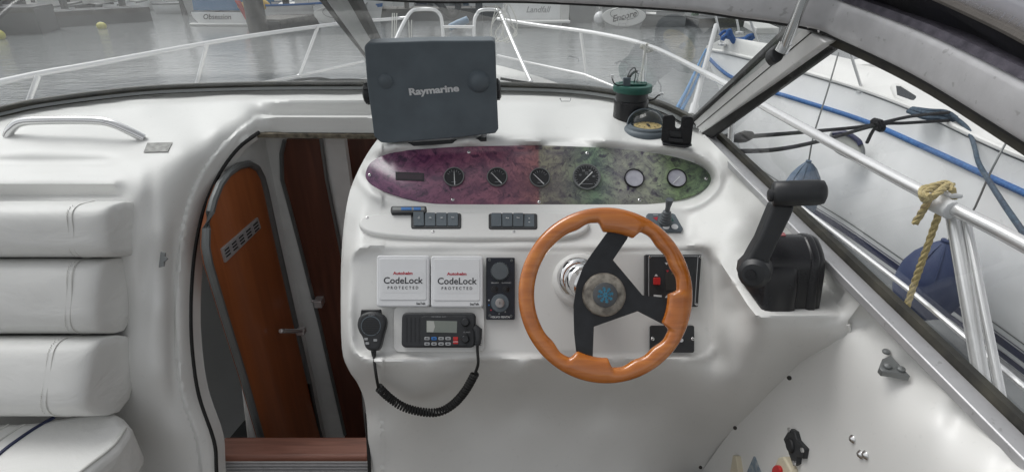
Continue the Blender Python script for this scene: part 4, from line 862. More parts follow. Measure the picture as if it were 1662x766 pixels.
b = MB(); b.box(c + FACE.n*.0126, (.0012, .006, .0005), (FACE.ux, FACE.uy, FACE.n)); b.build('key_slot', M['darkslot'], ky)
ptext('IGN LIGHT', FACE, 803.5, 459, 1.8, M['whiteink'], kp, .0053, fat=.02); ptext('GLOWSTART', FACE, 822, 459, 1.8, M['whiteink'], kp, .0053, fat=.02)
ptext('VOLVO PENTA', FACE, 811.5, 514.5, 2.9, M['whiteink'], kp, .0053, fat=.03, sx=1.15)
for u, v in ((794.5, 422), (830.5, 423), (795, 512), (829.5, 513)): screw(FACE, u, v, .005, kp, .0034, 'greytrim')
for u, v, m_ in ((793.5, 487, 'whiteink'), (793.5, 495, 'blue'), (797, 503, 'redink'), (810, 509, 'greyink'), (820, 506, 'greyink')):
    b = MB(); b.plate(FACE, circ(u, v, 1.3, 8), .0056, .004); b.build('position_mark', M[m_], kp)
# ---- VHF radio on its white plate
vh = thing('vhf_radio', FACE.hit(712, 535), 'black marine VHF radio with grey screen on a white backing plate', 'marine radio')
b = MB(); b.plate(FACE, rr(639, 497, 786, 571, 9, 5), .003, -.002); b.build('backing_plate', M['gel'], vh, bevel=.001)
b = MB(); b.plate(FACE, rr(651.5, 507, 771.5, 564, 8, 5, -.02), .020, .002); b.build('case', M['plastic'], vh, bevel=.0045, seg=4)
b = MB(); b.plate(FACE, rr(684, 513, 758, 561, 3, 3), .0215, .018); b.build('front_panel', M['plastic'], vh, bevel=.001)
b = MB(); b.plate(FACE, [(692, 520), (742, 521), (741.5, 540), (692, 539)], .0222, .020); sc_ = b.build('screen', M['lcd'], vh)
b = MB(); b.plate(FACE, [(693, 520.5), (704, 521), (706, 530), (703, 539), (693, 538.5)], .0225, .0222); b.build('painted_screen_glare', M['lcdpale'], sc_)  # glare painted as a paler patch on the radio screen
for k in range(4):
    b = MB(); b.plate(FACE, [(659+k*6.8, 516), (661+k*6.8, 516), (661+k*6.8, 555), (659+k*6.8, 555)], .0206, .018); b.build('speaker_slot', M['dial'], vh)
for j in range(2):
    for i in range(4):
        b = MB(); b.plate(FACE, rr(688.5+i*11.4, 546.5+j*8.7, 697.5+i*11.4, 551.8+j*8.7, 1.5, 2), .0235, .020); bt = b.build('button', M['blue' if (i == 1 and j == 0) else 'greyink'], vh, bevel=.0005)
        b = MB(); b.plate(FACE, [(691+i*11.4, 548.4+j*8.7), (695+i*11.4, 548.4+j*8.7), (695+i*11.4, 549.8+j*8.7), (691+i*11.4, 549.8+j*8.7)], .0238, .023); b.build('button_print', M['blackink'], bt)
for j in range(2):
    b = MB(); b.plate(FACE, rr(735.5, 546.5+j*6, 743.5, 552+j*6, .8, 2), .0235, .020); b.build('red_button', M['red'], vh, bevel=.0004)
ptext('DISTRESS', FACE, 739.5, 554.5, 1.4, M['whiteink'], vh, .0238, fat=.02)
for v, r_ in ((523, .0095), (550, .0090)):
    b = MB(); b.lathe([(r_*1.1, -.001), (r_, .004), (r_*.9, .011), (r_*.75, .0125), (.0001, .0125)], FACE.hit(755.5, v, .020), FACE.n, 24); b.build('knob', M['plastic'], vh)
ptext('IC-M401', FACE, 758, 539, 2.2, M['greyink'], vh, .0222, fat=.01); ptext('VHF MARINE  ICOM', FACE, 712, 514, 1.9, M['greyink'], vh, .0222)
# ---- fist microphone, clip and curly lead
mc = thing('microphone', FACE.hit(603, 535), 'black fist microphone hanging left of the radio on a curly lead', 'microphone')
MO = [tuple(p) for p in cr([(579, 526), (583, 513), (592, 507), (604, 505), (616, 508), (624, 515), (626, 526), (621, 545), (617, 562), (611, 569), (600, 569), (592, 563), (588, 548), (582, 538)], 4, True)]
b = MB(); b.plate(FACE, MO, .034, .006); b.build('body', M['plastic'], mc, bevel=.007, seg=4)
b = MB()
for k in range(7):
    v = 519 + k*3.6; w = 15*math.sqrt(max(.1, 1-((v-529)/15)**2)); b.plate(FACE, [(602-w, v), (602+w, v), (602+w, v+1.2), (602-w, v+1.2)], .0350, .033)
b.build('grille', M['dial'], mc)
b = MB(); b.tube([FACE.hit(602+15.5*math.cos(a), 529+15.5*math.sin(a), .034) for a in np.linspace(0, 6.28, 30)[:-1]], .0011, 6, closed=True); b.build('grille_ring', M['slate'], mc)
b = MB()
for u, v in ((594, 550), (609, 552), (596, 557)): b.plate(FACE, rr(u-3, v-2, u+3, v+2, 1, 2), .0358, .033)
b.build('keys', M['greyink'], mc, bevel=.0004)
b = MB(); b.plate(FACE, [(586, 502), (618, 502), (620, 515), (584, 515)], .010, 0); b.build('hanger', M['gloss'], mc, bevel=.002)
ptext('ICOM', FACE, 603, 511, 2.6, M['greyink'], mc, .0352)
ld = thing('curly_lead', FACE.hit(680, 620), 'coiled black lead looping from the microphone up to the radio', 'cable')
st0 = crv([FACE.hit(606, 568, .02), FACE.hit(608, 590, .028), at(611, 612, d=1.235), at(614, 628, d=1.265)], 6)
b = MB(); b.tube([FACE.hit(606, 562, .022), FACE.hit(607, 578, .02)], [.0075, .0045], 10); b.tube(st0, .0035, 8); b.build('straight_end', M['rubber'], ld)
cl_ = crv([at(614, 628, d=1.27), at(632, 645, d=1.29), at(655, 660, d=1.30), at(685, 668, d=1.305), at(712, 668, d=1.305), at(735, 656, d=1.30), at(755, 634, d=1.28), at(771, 606, d=1.262)], 14)
hel = []; L_ = 0; N_ = 950; cum = [0]
for i in range(1, len(cl_)): cum.append(cum[-1] + (cl_[i]-cl_[i-1]).length)
turns = 46
for i in range(N_):
    s_ = cum[-1]*i/(N_-1); j = max(1, next(k for k in range(len(cum)) if cum[k] >= s_-1e-9)); a_, b_ = cl_[j-1], cl_[j]; f = (s_-cum[j-1])/max(1e-9, cum[j]-cum[j-1])
    T = (b_-a_).normalized(); c = a_.lerp(b_, f); u_ = Vector((0, -SP*0+1, 0)); u_ = (u_ - T*u_.dot(T)).normalized(); w_ = T.cross(u_); ph = 2*math.pi*turns*i/(N_-1)
    hel.append(c + (u_*math.cos(ph) + w_*math.sin(ph))*.0078)
b = MB(); b.tube(hel, .0028, 6); b.build('coil', M['rubber'], ld)
b = MB(); b.tube(crv([at(771, 606, d=1.262), FACE.hit(776, 590, .012), FACE.hit(775, 570, .016), FACE.hit(775, 556, .018)], 6), .0035, 8)
b.build('straight_end', M['rubber'], ld)
b = MB(); b.tube([FACE.hit(775, 560, .018), FACE.hit(776, 550, .019), FACE.hit(776, 536, .020), FACE.hit(770, 530, .020)], [.006, .0085, .010, .007], 12)
for k in range(3): b.tube([FACE.hit(775, 553+3*k, .018), FACE.hit(775, 554.2+3*k, .018)], .0088, 10)
b.build('plug', M['plastic'], ld)
# ---- engine panel right of the column, partly behind the rim
ep = thing('engine_panel', FACE.hit(1092, 455), 'square black engine panel with a red switch, half hidden by the wheel rim', 'engine panel')
b = MB(); b.plate(FACE, [(1047, 413), (1139, 413), (1133, 498), (1047, 486)], .012, -.002); b.build('plate', M['plastic'], ep, bevel=.002)
b = MB(); b.tube([FACE.hit(u, v, .0125) for u, v in ((1053, 416), (1053, 484))], .0009, 6); b.tube([FACE.hit(u, v, .0125) for u, v in ((1053, 416), (1133, 416))], .0009, 6); b.tube([FACE.hit(u, v, .0125) for u, v in ((1133, 416), (1128, 494))], .0009, 6); b.build('trim_line', M['greyink'], ep)
b = MB(); b.plate(FACE, rr(1061, 450, 1072, 462, 1.2, 2), .019, .012); b.build('red_switch', M['red'], ep, bevel=.001)
b = MB(); b.plate(FACE, rr(1090, 421, 1104, 434, 1.2, 2), .017, .012); b.build('white_switch', M['white'], ep, bevel=.001)
b = MB(); b.plate(FACE, rr(1080, 440, 1104, 471, 1, 2), .0135, .012); sw = b.build('display', mat('smoked_display', (.045, .043, .04), .2), ep)
ptext('87', FACE, 1092, 444, 3, mat('dim_digits', (.22, .20, .10), .5), sw, .0138)
for pts in ([(1062, 448), (1065, 444.5), (1068, 448)], [(1079, 426), (1085, 426), (1082, 430)], [(1079, 483), (1085, 483), (1082, 479)], [(1061, 478), (1074, 479), (1074, 482), (1061, 481)]):
    b = MB(); b.plate(FACE, pts, .0126, .011); b.build('arrow_mark', M['whiteink'], ep)
b = MB(); b.plate(FACE, [(1081, 438.5), (1086, 438.5), (1083.5, 442)], .0140, .011); b.build('arrow_mark', M['redink'], ep)
for u, v in ((1055, 417), (1136.5, 417), (1130.5, 494)): screw(FACE, u, v, .012, ep, .0034)
lp = thing('blanking_plate', FACE.hit(1092, 550), 'small black two-screw plate low on the dash behind the wheel', 'blanking plate')
b = MB(); b.plate(FACE, rr(1055, 528, 1127, 572, 3, 3), .004, -.002); b.build('plate', M['plastic'], lp, bevel=.001)
for u, v in ((1059.5, 550), (1124.5, 550)): screw(FACE, u, v, .004, lp, .004)
b = MB(); b.plate(FACE, circ(1106, 552, 3.2, 12), .006, .003); b.build('white_button', M['white'], lp)
# ---- steering wheel
WN = Vector((.03, -.868, .495)).normalized(); WC = at(983, 478, d=1.17)
WP = PL(WC, WC + (Vector((1, 0, 0)) - WN*WN.x), WC + WN.cross(Vector((1, 0, 0)))); wk = WP.px(983, 478)
wh = thing('steering_wheel', WC, 'varnished wooden three-spoke steering wheel with a black centre plate', 'steering wheel')
def ang_of(u, v): p = WP.hit(u, v) - WC; return math.atan2(p.dot(WP.uy), p.dot(WP.ux))
def grip(a):     # inner-edge swelling at the three spoke ends (finger grips)
    g = 0
    for c_, w in ((R(78), R(16)), (R(-13), R(15)), (R(-103), R(16))):
        d_ = abs((a - c_ + math.pi) % (2*math.pi) - math.pi)
        g = max(g, 1 - sst(np.array([d_]), w*.86, w*1.12)[0]) if d_ < w*1.12 else g
        if w*1.12 <= d_ < w*2.3: g = min(g, 0) - .0
    return g
b = MB(); NR, NS = 300, 20; rows = []; Rout = 142.0*wk
for i in range(NR):
    a = 2*math.pi*i/NR; g = grip(a); dmin = min(abs((a - c_ + math.pi) % (2*math.pi) - math.pi) for c_ in (R(78), R(-13), R(-103)))
    thin = math.exp(-((dmin-R(25))/R(6))**2)*2.0 - math.exp(-((dmin-R(36))/R(6))**2)*2.2
    # in pixels at the wheel: rim width 25-27, swelling to 41 at the grips
    inner = 142 - 26 - 15*g + thin; w_ = (142 - inner)*wk/2; rc = Rout - w_; hgt = (.0135 + .001*g)
    row = []
    for k in range(NS):
        q = 2*math.pi*k/NS; cx, cy = math.cos(q), math.sin(q)
        cx = math.copysign(abs(cx)**.85, cx); cy = math.copysign(abs(cy)**.9, cy)
        row.append(WC + (WP.ux*math.cos(a) + WP.uy*math.sin(a))*(rc + w_*cx) + WP.n*(hgt*cy))
    rows.append(row)
rows.append(rows[0]); b.loft(rows, closed=True); b.build('rim', M['wheelwood'], wh, angle=75)
SPK = [(988, 374), (1022, 376), (1018, 388), (995, 422), (1043, 479), (1088, 485), (1080, 528), (1072, 524), (1035, 505), (964, 530), (962, 584), (936, 577), (932, 540), (931, 495), (936, 462), (947, 432), (962, 410)]
b = MB(); b.plate(WP, SPK, -.002, -.0065); b.build('spoke_plate', mat('anodised_black', (.016, .018, .022), .42, var=.25, scale=40, bump=.05), wh, bevel=.0008)
b = MB(); c = WP.hit(980, 478, -.002); b.lathe([(.046, -.001), (.046, .004), (.044, .010), (.040, .0125), (.024, .0135), (.0005, .0135)], c, WP.n, 48); hb = b.build('hub_ring', M['badge'], wh, angle=30)
b = MB(); b.lathe([(.026, .013), (.026, .0155), (.0245, .0165), (.0005, .0168)], c, WP.n, 40); b.build('hub_cap', M['badgegrey'], hb)
b = MB(); cc = c + WP.n*.0169
for k in range(8):
    a = k*math.pi/4 + .2; d_ = WP.ux*math.cos(a) + WP.uy*math.sin(a); s_ = WP.n.cross(d_)
    b.box(cc + d_*.009, (.016, .0022, .0008), (d_, s_, WP.n))
    for q in (.008, .012):
        for sg in (-1, 1): e_ = (d_*.7 + s_*sg*.7); b.box(cc + d_*q + e_*.0022, (.005, .0016, .0008), (e_, WP.n.cross(e_), WP.n))
b.build('snowflake_emblem', M['skyblue'], hb, flat=True)
ctop = WC - WP.n*.004; cbase = FACE.hit(938, 452, .0); ax = (ctop - cbase).normalized(); Lc = (ctop-cbase).length
b = MB(); b.lathe([(.020, Lc*.45), (.019, Lc-.002), (.001, Lc)], cbase, ax, 24); b.build('shaft', M['gloss'], wh)
b = MB(); b.lathe([(.050, -.01), (.050, .006), (.047, .012), (.041, .016), (.0405, .030), (.038, .034), (.0385, .058), (.033, .064), (.022, .066), (.001, .066)], cbase, ax, 40); b.build('column_boss', M['chrome'], wh, angle=30)
b = MB(); b.lathe([(.066, -.012), (.064, .003), (.058, .009), (.050, .011), (.001, .011)], FACE.hit(942, 455, 0), FACE.n, 40); b.build('column_surround', M['gel'], wh)
# ---- throttle lever
TBx = rel(.47, .95, -.56)
th = thing('throttle_control', at(1288, 480, z=-.56), 'black single-lever throttle with a horizontal grip on the starboard shelf', 'throttle')
TH = PL(at(1250, 495, d=.955), at(1332, 480, d=.93), at(1285, 400, d=.965))
def hood(x0, x1, fwd, up, nm, rnd=.010):
    pr_ = [tuple(p) for p in cr([(.815, -.566), (.822, -.535), (.832, -.492), (.842, -.474), (.862, -.460), (.885, -.453), (.910, -.466), (.926, -.515), (.930, -.566)], 3)]
    cy, cz = .90, -.53; rows = []
    for x, k in ((x0, .90), (x0+rnd*.35, .97), (x0+rnd, 1.0), (x1-rnd, 1.0), (x1-rnd*.35, .97), (x1, .90)):
        pr_ = [(y, z) for y, z in pr_]
        rows.append([rel(x, cy + (y-cy)*k*(1+fwd) + .022, max(-.568, cz + (z-cz)*(k*(1+up) if z > cz else 1))) for y, z in pr_])
    b = MB(); b.loft(rows, closed=True, caps=True); return b.build(nm, M['gloss'], th, angle=50)
hood(.454, .560, 0, 0, 'body'); hood(.450, .512, .10, -.22, 'front_cowl', .014); hood(.528, .549, .045, .03, 'side_band', .006)
b = MB(); b.prism([rel(x, y, z) for x, y, z in ((.468, .914, -.4495), (.500, .914, -.4495), (.500, .905, -.4515), (.468, .905, -.4515))], (0, 0, -.004)); lbx = b.build('red_label', mat('worn_red_label', (.28, .04, .05), .5, col2=(.35, .16, .16), scale=150), th)
LV = PL(at(1226, 440, d=.925), at(1260, 437, d=.92), at(1262, 350, d=.90))
lever = [(1256, 330), (1292, 334), (1286, 350), (1262, 398), (1251, 422), (1248, 450), (1240, 462), (1222, 467), (1208, 460), (1202, 444), (1204, 430), (1214, 420), (1222, 405), (1232, 388)]
b = MB(); b.plate(LV, lever, .012, -.020); b.build('lever', M['plastic'], th, bevel=.006, seg=4)
b = MB(); b.lathe([(.024, -.03), (.026, -.005), (.025, .010), (.018, .017), (.0001, .018)], LV.hit(1225, 442, .006), (LV.n + Vector((-.5, 0, 0))).normalized(), 28); pv = b.build('pivot', M['plastic'], th)
b = MB(); b.lathe([(.0085, .016), (.0085, .0195), (.0001, .020)], LV.hit(1221, 442, .008), (LV.n + Vector((-.5, 0, 0))).normalized(), 20); b.build('pivot_cap', M['gloss'], pv)
g0, g1 = at(1258, 315, d=.88), at(1340, 312, d=.865); T = (g1-g0).normalized()
b = MB(); gp = [(.0165*math.cos(a)*(1.0 if math.cos(a) > 0 else 1.0), .0205*math.sin(a) if abs(math.sin(a)) < .99 else .0205*math.sin(a)) for a in np.linspace(0, 2*math.pi, 20, endpoint=False)]
upv = Vector((0, .25, 1)).normalized(); q = [g0 - T*.004, g0, g0 + T*.02, g0.lerp(g1, .5), g1 - T*.012, g1 - T*.003, g1 + T*.001]; sc_l = (.82, 1.0, 1.0, 1.0, 1.0, .9, .55)
rows = []
for p, s_ in zip(q, sc_l):
    U = (upv - T*upv.dot(T)).normalized(); W_ = T.cross(U); rows.append([p + W_*(x*s_) + U*(y*s_) for x, y in gp])
b.loft(rows, closed=True, caps=True); b.build('grip', M['plastic'], th, angle=50)
b = MB(); b.lathe([(.010, -.001), (.010, .006), (.007, .0075), (.0001, .008)], g0 - T*.003 - Vector((0, 0, .002)), -T, 16); b.build('neutral_button', M['plastic'], th)
# ---- chart plotter under its cover
cp = thing('chartplotter', at(710, 230, d=1.45), 'chart plotter on the dash under a slate grey cover with domed bumps', 'chartplotter')
QP = PL(at(612, 230, d=1.42), at(808, 214, d=1.42), at(700, 70, d=1.31))
CO = [tuple(p) for p in dens([(596, 70), (700, 66.5), (800, 66), (804, 70), (806, 140), (809, 210), (804, 217), (745, 224), (628, 233), (618, 232), (607, 222), (603, 190), (596, 140), (591, 76)], 400)]
b = MB(); b.prism([QP.hit(u, v, .0) for u, v in CO], -QP.n*.060, inset=0); b.build('cover', M['slate'], cp, bevel=.009, seg=5)
for u, v, r_, k in ((626, 132, .016, .55), (777, 133, .024, .75)):
    b = MB(); b.lathe([(r_*1.25, -.004), (r_*1.12, .0006), (r_, .004), (r_*.92, r_*k*.45), (r_*.65, r_*k*.85), (r_*.3, r_*k*1.03), (.0003, r_*k*1.06)], QP.hit(u, v, 0), QP.n, 32); b.build('moulded_dome', M['slate'], cp, angle=80)
ptext('Raymarine', QP, 704, 147, 10.8, M['silverink'], cp, .0008, fat=.036, sx=1.28, space=.97)
for u, v, sg in ((598, 152, -1), (806, 146, 1)):
    b = MB(); b.lathe([(.022, 0), (.025, .004), (.025, .016), (.020, .020), (.0001, .020)], QP.hit(u-sg*6, v, -.038), QP.ux*sg, 20)
    for k in range(8):
        a = k*math.pi/4; e_ = QP.uy*math.cos(a) + QP.n*math.sin(a); b.box(QP.hit(u-sg*6, v, -.038) + QP.ux*sg*.010 + e_*.025, (.012, .006, .004), (QP.ux, QP.ux.cross(e_), e_))
    b.build('clamp_knob', M['plastic'], cp)
b = MB(); p0, p1 = at(626, 237, d=1.455), at(790, 226, d=1.455); b.sweep([p0, p1], [(-.045, -.004), (.008, -.004), (.008, .006), (-.045, .006)]); b.build('mounting_foot', M['plastic'], cp, bevel=.002)
for f in (.1, .9):
    c = p0.lerp(p1, f); b = MB(); b.box(c + Vector((0, .06, .06)), (.02, .012, .13)); b.build('bracket_arm', M['plastic'], cp, bevel=.002)
# ---- black pot with green lid, loose wires
pc = at(1022, 193, d=1.60); Zv = Vector((0, 0, 1)); k = 1/560
pt_ = thing('pump_motor', pc, 'black round pot with dark green lid and loose wires, on the dash by the screen', 'blower motor')
b = MB(); b.lathe([(.0485, -.004), (.0485, .050), (.0475, .054), (.0440, .056)], pc, Zv, 40); b.build('pot', M['gloss'], pt_)
b = MB(); b.lathe([(.0445, .054), (.0450, .078), (.0448, .080)], pc, Zv, 40); b.build('collar', M['plastic'], pt_)
b = MB(); b.lathe([(.046, .078), (.0535, .079), (.0545, .084), (.0545, .093), (.052, .097), (.040, .098), (.039, .096), (.0001, .096)], pc, Zv, 44); lid = b.build('lid', M['green'], pt_, angle=35)
b = MB(); b.box(pc + Vector((.012, -.004, .099)), (.045, .026, .004)); b.box(pc + Vector((.030, .006, .101)), (.018, .012, .004)); b.build('lid_rib', M['green'], lid, bevel=.001)
b = MB(); b.tube([pc + Vector((.012, 0, .096)), pc + Vector((.012, 0, .128))], .0035, 10); b.lathe([(.007, 0), (.007, .003), (.0001, .004)], pc + Vector((.012, 0, .127)), Zv, 10); b.build('bolt', M['steel'], pt_)
b = MB(); b.box(pc + Vector((-.022, -.018, .108)), (.020, .012, .024)); b.build('connector', M['slate'], pt_, bevel=.002)
b = MB(); b.tube(crv([pc + Vector(q) for q in ((-.022, -.018, .118), (-.012, -.01, .138), (.002, .004, .141), (.006, .006, .12), (.004, .008, .098))], 6), .0016, 6)
b.tube(crv([pc + Vector(q) for q in ((-.018, -.02, .118), (-.004, -.006, .130), (.008, .002, .132))], 6), .0035, 6)
b.tube(crv([pc + Vector(q) for q in ((-.02, -.02, .100), (-.046, -.02, .099), (-.058, -.02, .106), (-.063, -.02, .118))], 6), .0020, 6)
b.tube(crv([pc + Vector(q) for q in ((.044, 0, .052), (.062, .0, .055), (.074, 0, .066), (.080, 0, .068))], 6), .0022, 6); b.build('loose_wire', M['rubber'], pt_)
b = MB(); b.box(pc + Vector((-.064, -.02, .122)), (.008, .006, .010)); b.box(pc + Vector((.084, 0, .071)), (.010, .007, .008)); b.build('wire_terminal', M['white'], pt_, bevel=.001)
# ---- compass
cc = at(1050, 213, d=1.515)
co = thing('compass', cc, 'domed black compass with a yellowed card between the green-lidded pot and the phone holder', 'compass')
b = MB(); b.lathe([(.064, -.006), (.064, .002), (.060, .008), (.056, .010), (.054, .016), (.045, .018), (.044, .012), (.0001, .012)], cc, Zv, 48); b.build('base', M['slate'], co, angle=35)
b = MB(); b.lathe([(.036, .014), (.037, .016), (.0001, .018)], cc, Zv, 40); cardo = b.build('card', M['card'], co)
b = MB()
for k_ in range(12):
    a = k_*math.pi/6; d_ = Vector((math.cos(a), math.sin(a), 0)); b.box(cc + d_*.029 + Zv*.0182, (.007, .0015, .0006), (d_, Zv.cross(d_), Zv))
b.box(cc + Zv*.019 + Vector((0, -.008, 0)), (.006, .022, .002)); b.build('card_marks', M['blackink'], cardo, flat=True)
b = MB(); N_ = 28; rows = []
for i in range(9):
    ph = R(90*i/8); rows.append([cc + Vector((.052*math.cos(ph)*math.cos(t), .052*math.cos(ph)*math.sin(t), .012 + .052*math.sin(ph)*.92)) for t in np.linspace(R(-28), R(208), N_)])
# hood: a partial shell over the far side
hood = []
for i in range(10):
    e_ = R(-6) + R(96)*i/9; hood.append([cc + Vector((.055*math.cos(t)*1.0, .055*math.sin(t)*math.cos(e_ - 0), .012 + .055*math.sin(t)*math.sin(e_))) for t in np.linspace(0, math.pi, 26)])
b.loft(hood[:6]); b.build('hood', M['slate'], co, solid=.003)
b = MB(); b.lathe([(.043*math.cos(R(q)), .014+.043*math.sin(R(q))) for q in (0, 15, 30, 45, 60, 72, 82, 89)], cc, Zv, 40); b.build('dome', M['dome'], co, angle=80)
# ---- phone holder
ph = thing('phone_holder', at(1096, 232, d=1.44), 'black phone holder plate with a U-shaped notch at the starboard end of the dash', 'phone holder')
HP = PL(at(1075, 232, d=1.42), at(1122, 238, d=1.41), at(1100, 190, d=1.385))
b = MB(); b.plate(HP, [(1079, 188), (1092, 187), (1096, 191), (1096, 206), (1098, 209), (1102, 209), (1105, 206), (1106, 193), (1109, 189), (1122, 190), (1126, 194), (1122, 232), (1117, 237), (1078, 233), (1073, 228), (1076, 191)], .0, -.006); b.build('plate', M['gloss'], ph, bevel=.0012)
b = MB(); b.plate(HP, [(1086, 225), (1108, 227), (1108, 232), (1086, 230)], .010, -.002); b.plate(HP, [(1087, 213), (1106, 215), (1105, 224), (1088, 222)], .003, -.002); b.build('latch', M['plastic'], ph, bevel=.001)
b = MB(); b.plate(HP, [(1076, 233), (1118, 238), (1122, 235), (1124, 237), (1117, 240), (1112, 241), (1075, 236)], .012, -.03); b.build('foot', M['plastic'], ph, bevel=.002)
b = MB(); b.box(HP.hit(1098, 222, -.025), (.03, .035, .03)); b.build('neck', M['plastic'], ph, bevel=.004)
# ---- seat: three back rolls and the seat cushion
def cushion(name, lab, rows, cat='cushion', **k):
    pass
XL = -1.75
def roll(vt, vb, dt, db, ue, lab, endu, nose, thick):
    """one upholstered roll of the seat back: profile in side view, carried along its length, rounded end"""
    t = thing('back_cushion', at(100, (vt+vb)/2, d=(dt+db)/2), lab, 'cushion', 'rolls of the port seat back')
    T0, B0 = at(ue, vt, d=dt), at(ue, vb, d=db); h = (T0-B0); hl = h.length; U = h/hl; U = Vector((0, U.y, U.z)).normalized(); O = Vector((0, -U.z, U.y)); 
    if O.y > 0: O = -O
    xe = T0.x
    n = 22; pr_ = []
    for i in range(n+1):
        f = i/n; y = (f-.5)*2; z_ = nose*(1-abs(y)**4.2)**.5; pr_.append((z_, .5*hl*(1-.02)*y))
    mid = (T0+B0)/2; mid = Vector((0, mid.y, mid.z))
    rows = []
    for x, sc_ in ((XL, 1), (xe-.35, 1), (xe-.12, 1), (xe-.075, 1), (xe-.04, .99), (xe-.018, .95), (xe-.005, .86), (xe, .74)):
        bowx = .006*math.sin(x*9)
        row = [mid + Vector((x + (bowx if sc_ == 1 else 0)*.0, 0, 0)) + O*(a*sc_ - thick*0 + .003*math.sin(x*23+bb*30)) + U*(bb*(1 - (1-sc_)*.12)) for a, bb in pr_]
        row += [mid + Vector((x, 0, 0)) - O*(thick+.04) + U*(bb*(1 - (1-sc_)*.12)) for a, bb in ((0, pr_[-1][1]), (0, pr_[0][1]))]
        rows.append(row)
    b = MB(); b.loft(rows, closed=True, caps=True); b.build('upholstery', M['vinyl'], t, angle=60, subd=1)
    xs = xe - endu
    b = MB(); b.tube([mid + Vector((xs + .012*math.sin(math.pi*i/n), 0, 0)) + O*(a*.998+.001) + U*(bb*.99) for i, (a, bb) in enumerate(pr_)], .0013, 6); b.build('piping', M['seam'], t)
    b = MB()
    for i, (a, bb) in enumerate(pr_[2:-2]):
        for q in (0, .5):
            a2, b2 = pr_[min(i+3, n)]; b.box(mid + Vector((xs-.011+.012*math.sin(math.pi*(i+2)/n), 0, 0)) + O*((a+(a2-a)*q)*1.0+.0012) + U*(bb+(b2-bb)*q), (.0012, .0012, .0035))
    b.build('stitching', M['seam'], t)
roll(325, 418, 1.33, 1.345, 204, 'top roll of the white vinyl port seat back', .075, .085, .03)
roll(415, 544, 1.345, 1.335, 194, 'middle roll of the white vinyl port seat back', .06, .080, .03)
roll(541, 677, 1.335, 1.30, 193, 'bottom roll of the white vinyl port seat back, just above the seat', .085, .095, .05)
sc_u = thing('seat_cushion', at(100, 740, z=-.95), 'white vinyl seat cushion with a navy stripe, in the lower left corner', 'seat cushion')
zt = -.975
ptop = [at(u, v, z=zt) for u, v in ((-150, 690), (60, 680), (178, 661), (198, 672), (214, 690), (190, 725), (140, 766), (60, 835), (-150, 900))]
zc_ = sum((p for p in ptop), Vector())/len(ptop)
b = MB(); b.prism([p for p in ptop], (0, 0, -.13)); b.build('upholstery', M['vinyl'], sc_u, bevel=.022, seg=5)
b = MB(); b.tube(crv([at(u, v, z=zt+.0+(.0)) for u, v in ((204, 694), (182, 724), (134, 762), (54, 828))], 5), .0035, 8)
b.tube(crv([at(u, v, z=zt-.034) for u, v in ((216, 706), (194, 738), (146, 778))], 5), .0022, 8); b.build('piping', M['seam'], sc_u)
b = MB(); q = [at(u, v, z=zt+.002) for u, v in ((88, 676), (60, 692), (30, 712), (0, 735), (-60, 790))]; b.sweep(crv(q, 5), [(-.004, -.003), (.004, -.003), (.003, .002), (-.003, .002)]); b.build('navy_stripe', M['navy'], sc_u)
for du in (-36, -62):
    b = MB(); q = [at(u+du, v, z=zt+.001) for u, v in ((76, 688), (56, 700), (30, 718), (0, 740))]; b.tube(crv(q, 5), .0022, 6); b.build('fluting_seam', M['seam'], sc_u)
b = MB(); b.box(rel(-1.5, .72, -1.25), (.9, .40, .32)); b.build('seat_base', M['gel2'], boat, bevel=.01)
# ================================================================== THE HARBOUR
tag(MB().add([(-900,-60,0),(900,-60,0),(900,1500,0),(-900,1500,0)],[(0,1,2,3)]).build('water', M['water']), kind='structure')
def Wp(u, v): return at(u, v, z=-2.4)
def rope(name, path, r_, m, lab, cat='rope', n=8, grp=None, k=6, parent=None):
    P = crv(path, k); t = MB()
    t.tube(P, r_, n); o = t.build(name, M[m], parent)
    return tag(o, lab, cat, grp) if not parent else o
def laid(paths, r_, m, name, lab, cat='rope', pitch=None):
    """three-strand laid rope"""
    t = MB(); pitch = pitch or r_*7
    for path in paths:
        P = crv(path, 10); cum = [0]
        for i in range(1, len(P)): cum.append(cum[-1] + (P[i]-P[i-1]).length)
        N_ = int(cum[-1]/(pitch/9)) + 2
        for s_ in range(3):
            pts = []; j = 1; u_ = Vector((.3, .5, .8)).normalized()
            for i in range(N_):
                x = cum[-1]*i/(N_-1)
                while j < len(P)-1 and cum[j] < x: j += 1
                T = (P[j]-P[j-1]).normalized(); c = P[j-1].lerp(P[j], (x-cum[j-1])/max(1e-9, cum[j]-cum[j-1]))
                u_ = (u_ - T*u_.dot(T)).normalized(); w_ = T.cross(u_); ph = 2*math.pi*(x/pitch + s_/3)
                pts.append(c + (u_*math.cos(ph) + w_*math.sin(ph))*r_*.5)
            t.tube(pts, r_*.56, 6)
    o = t.build(name, M[m]); return tag(o, lab, cat)
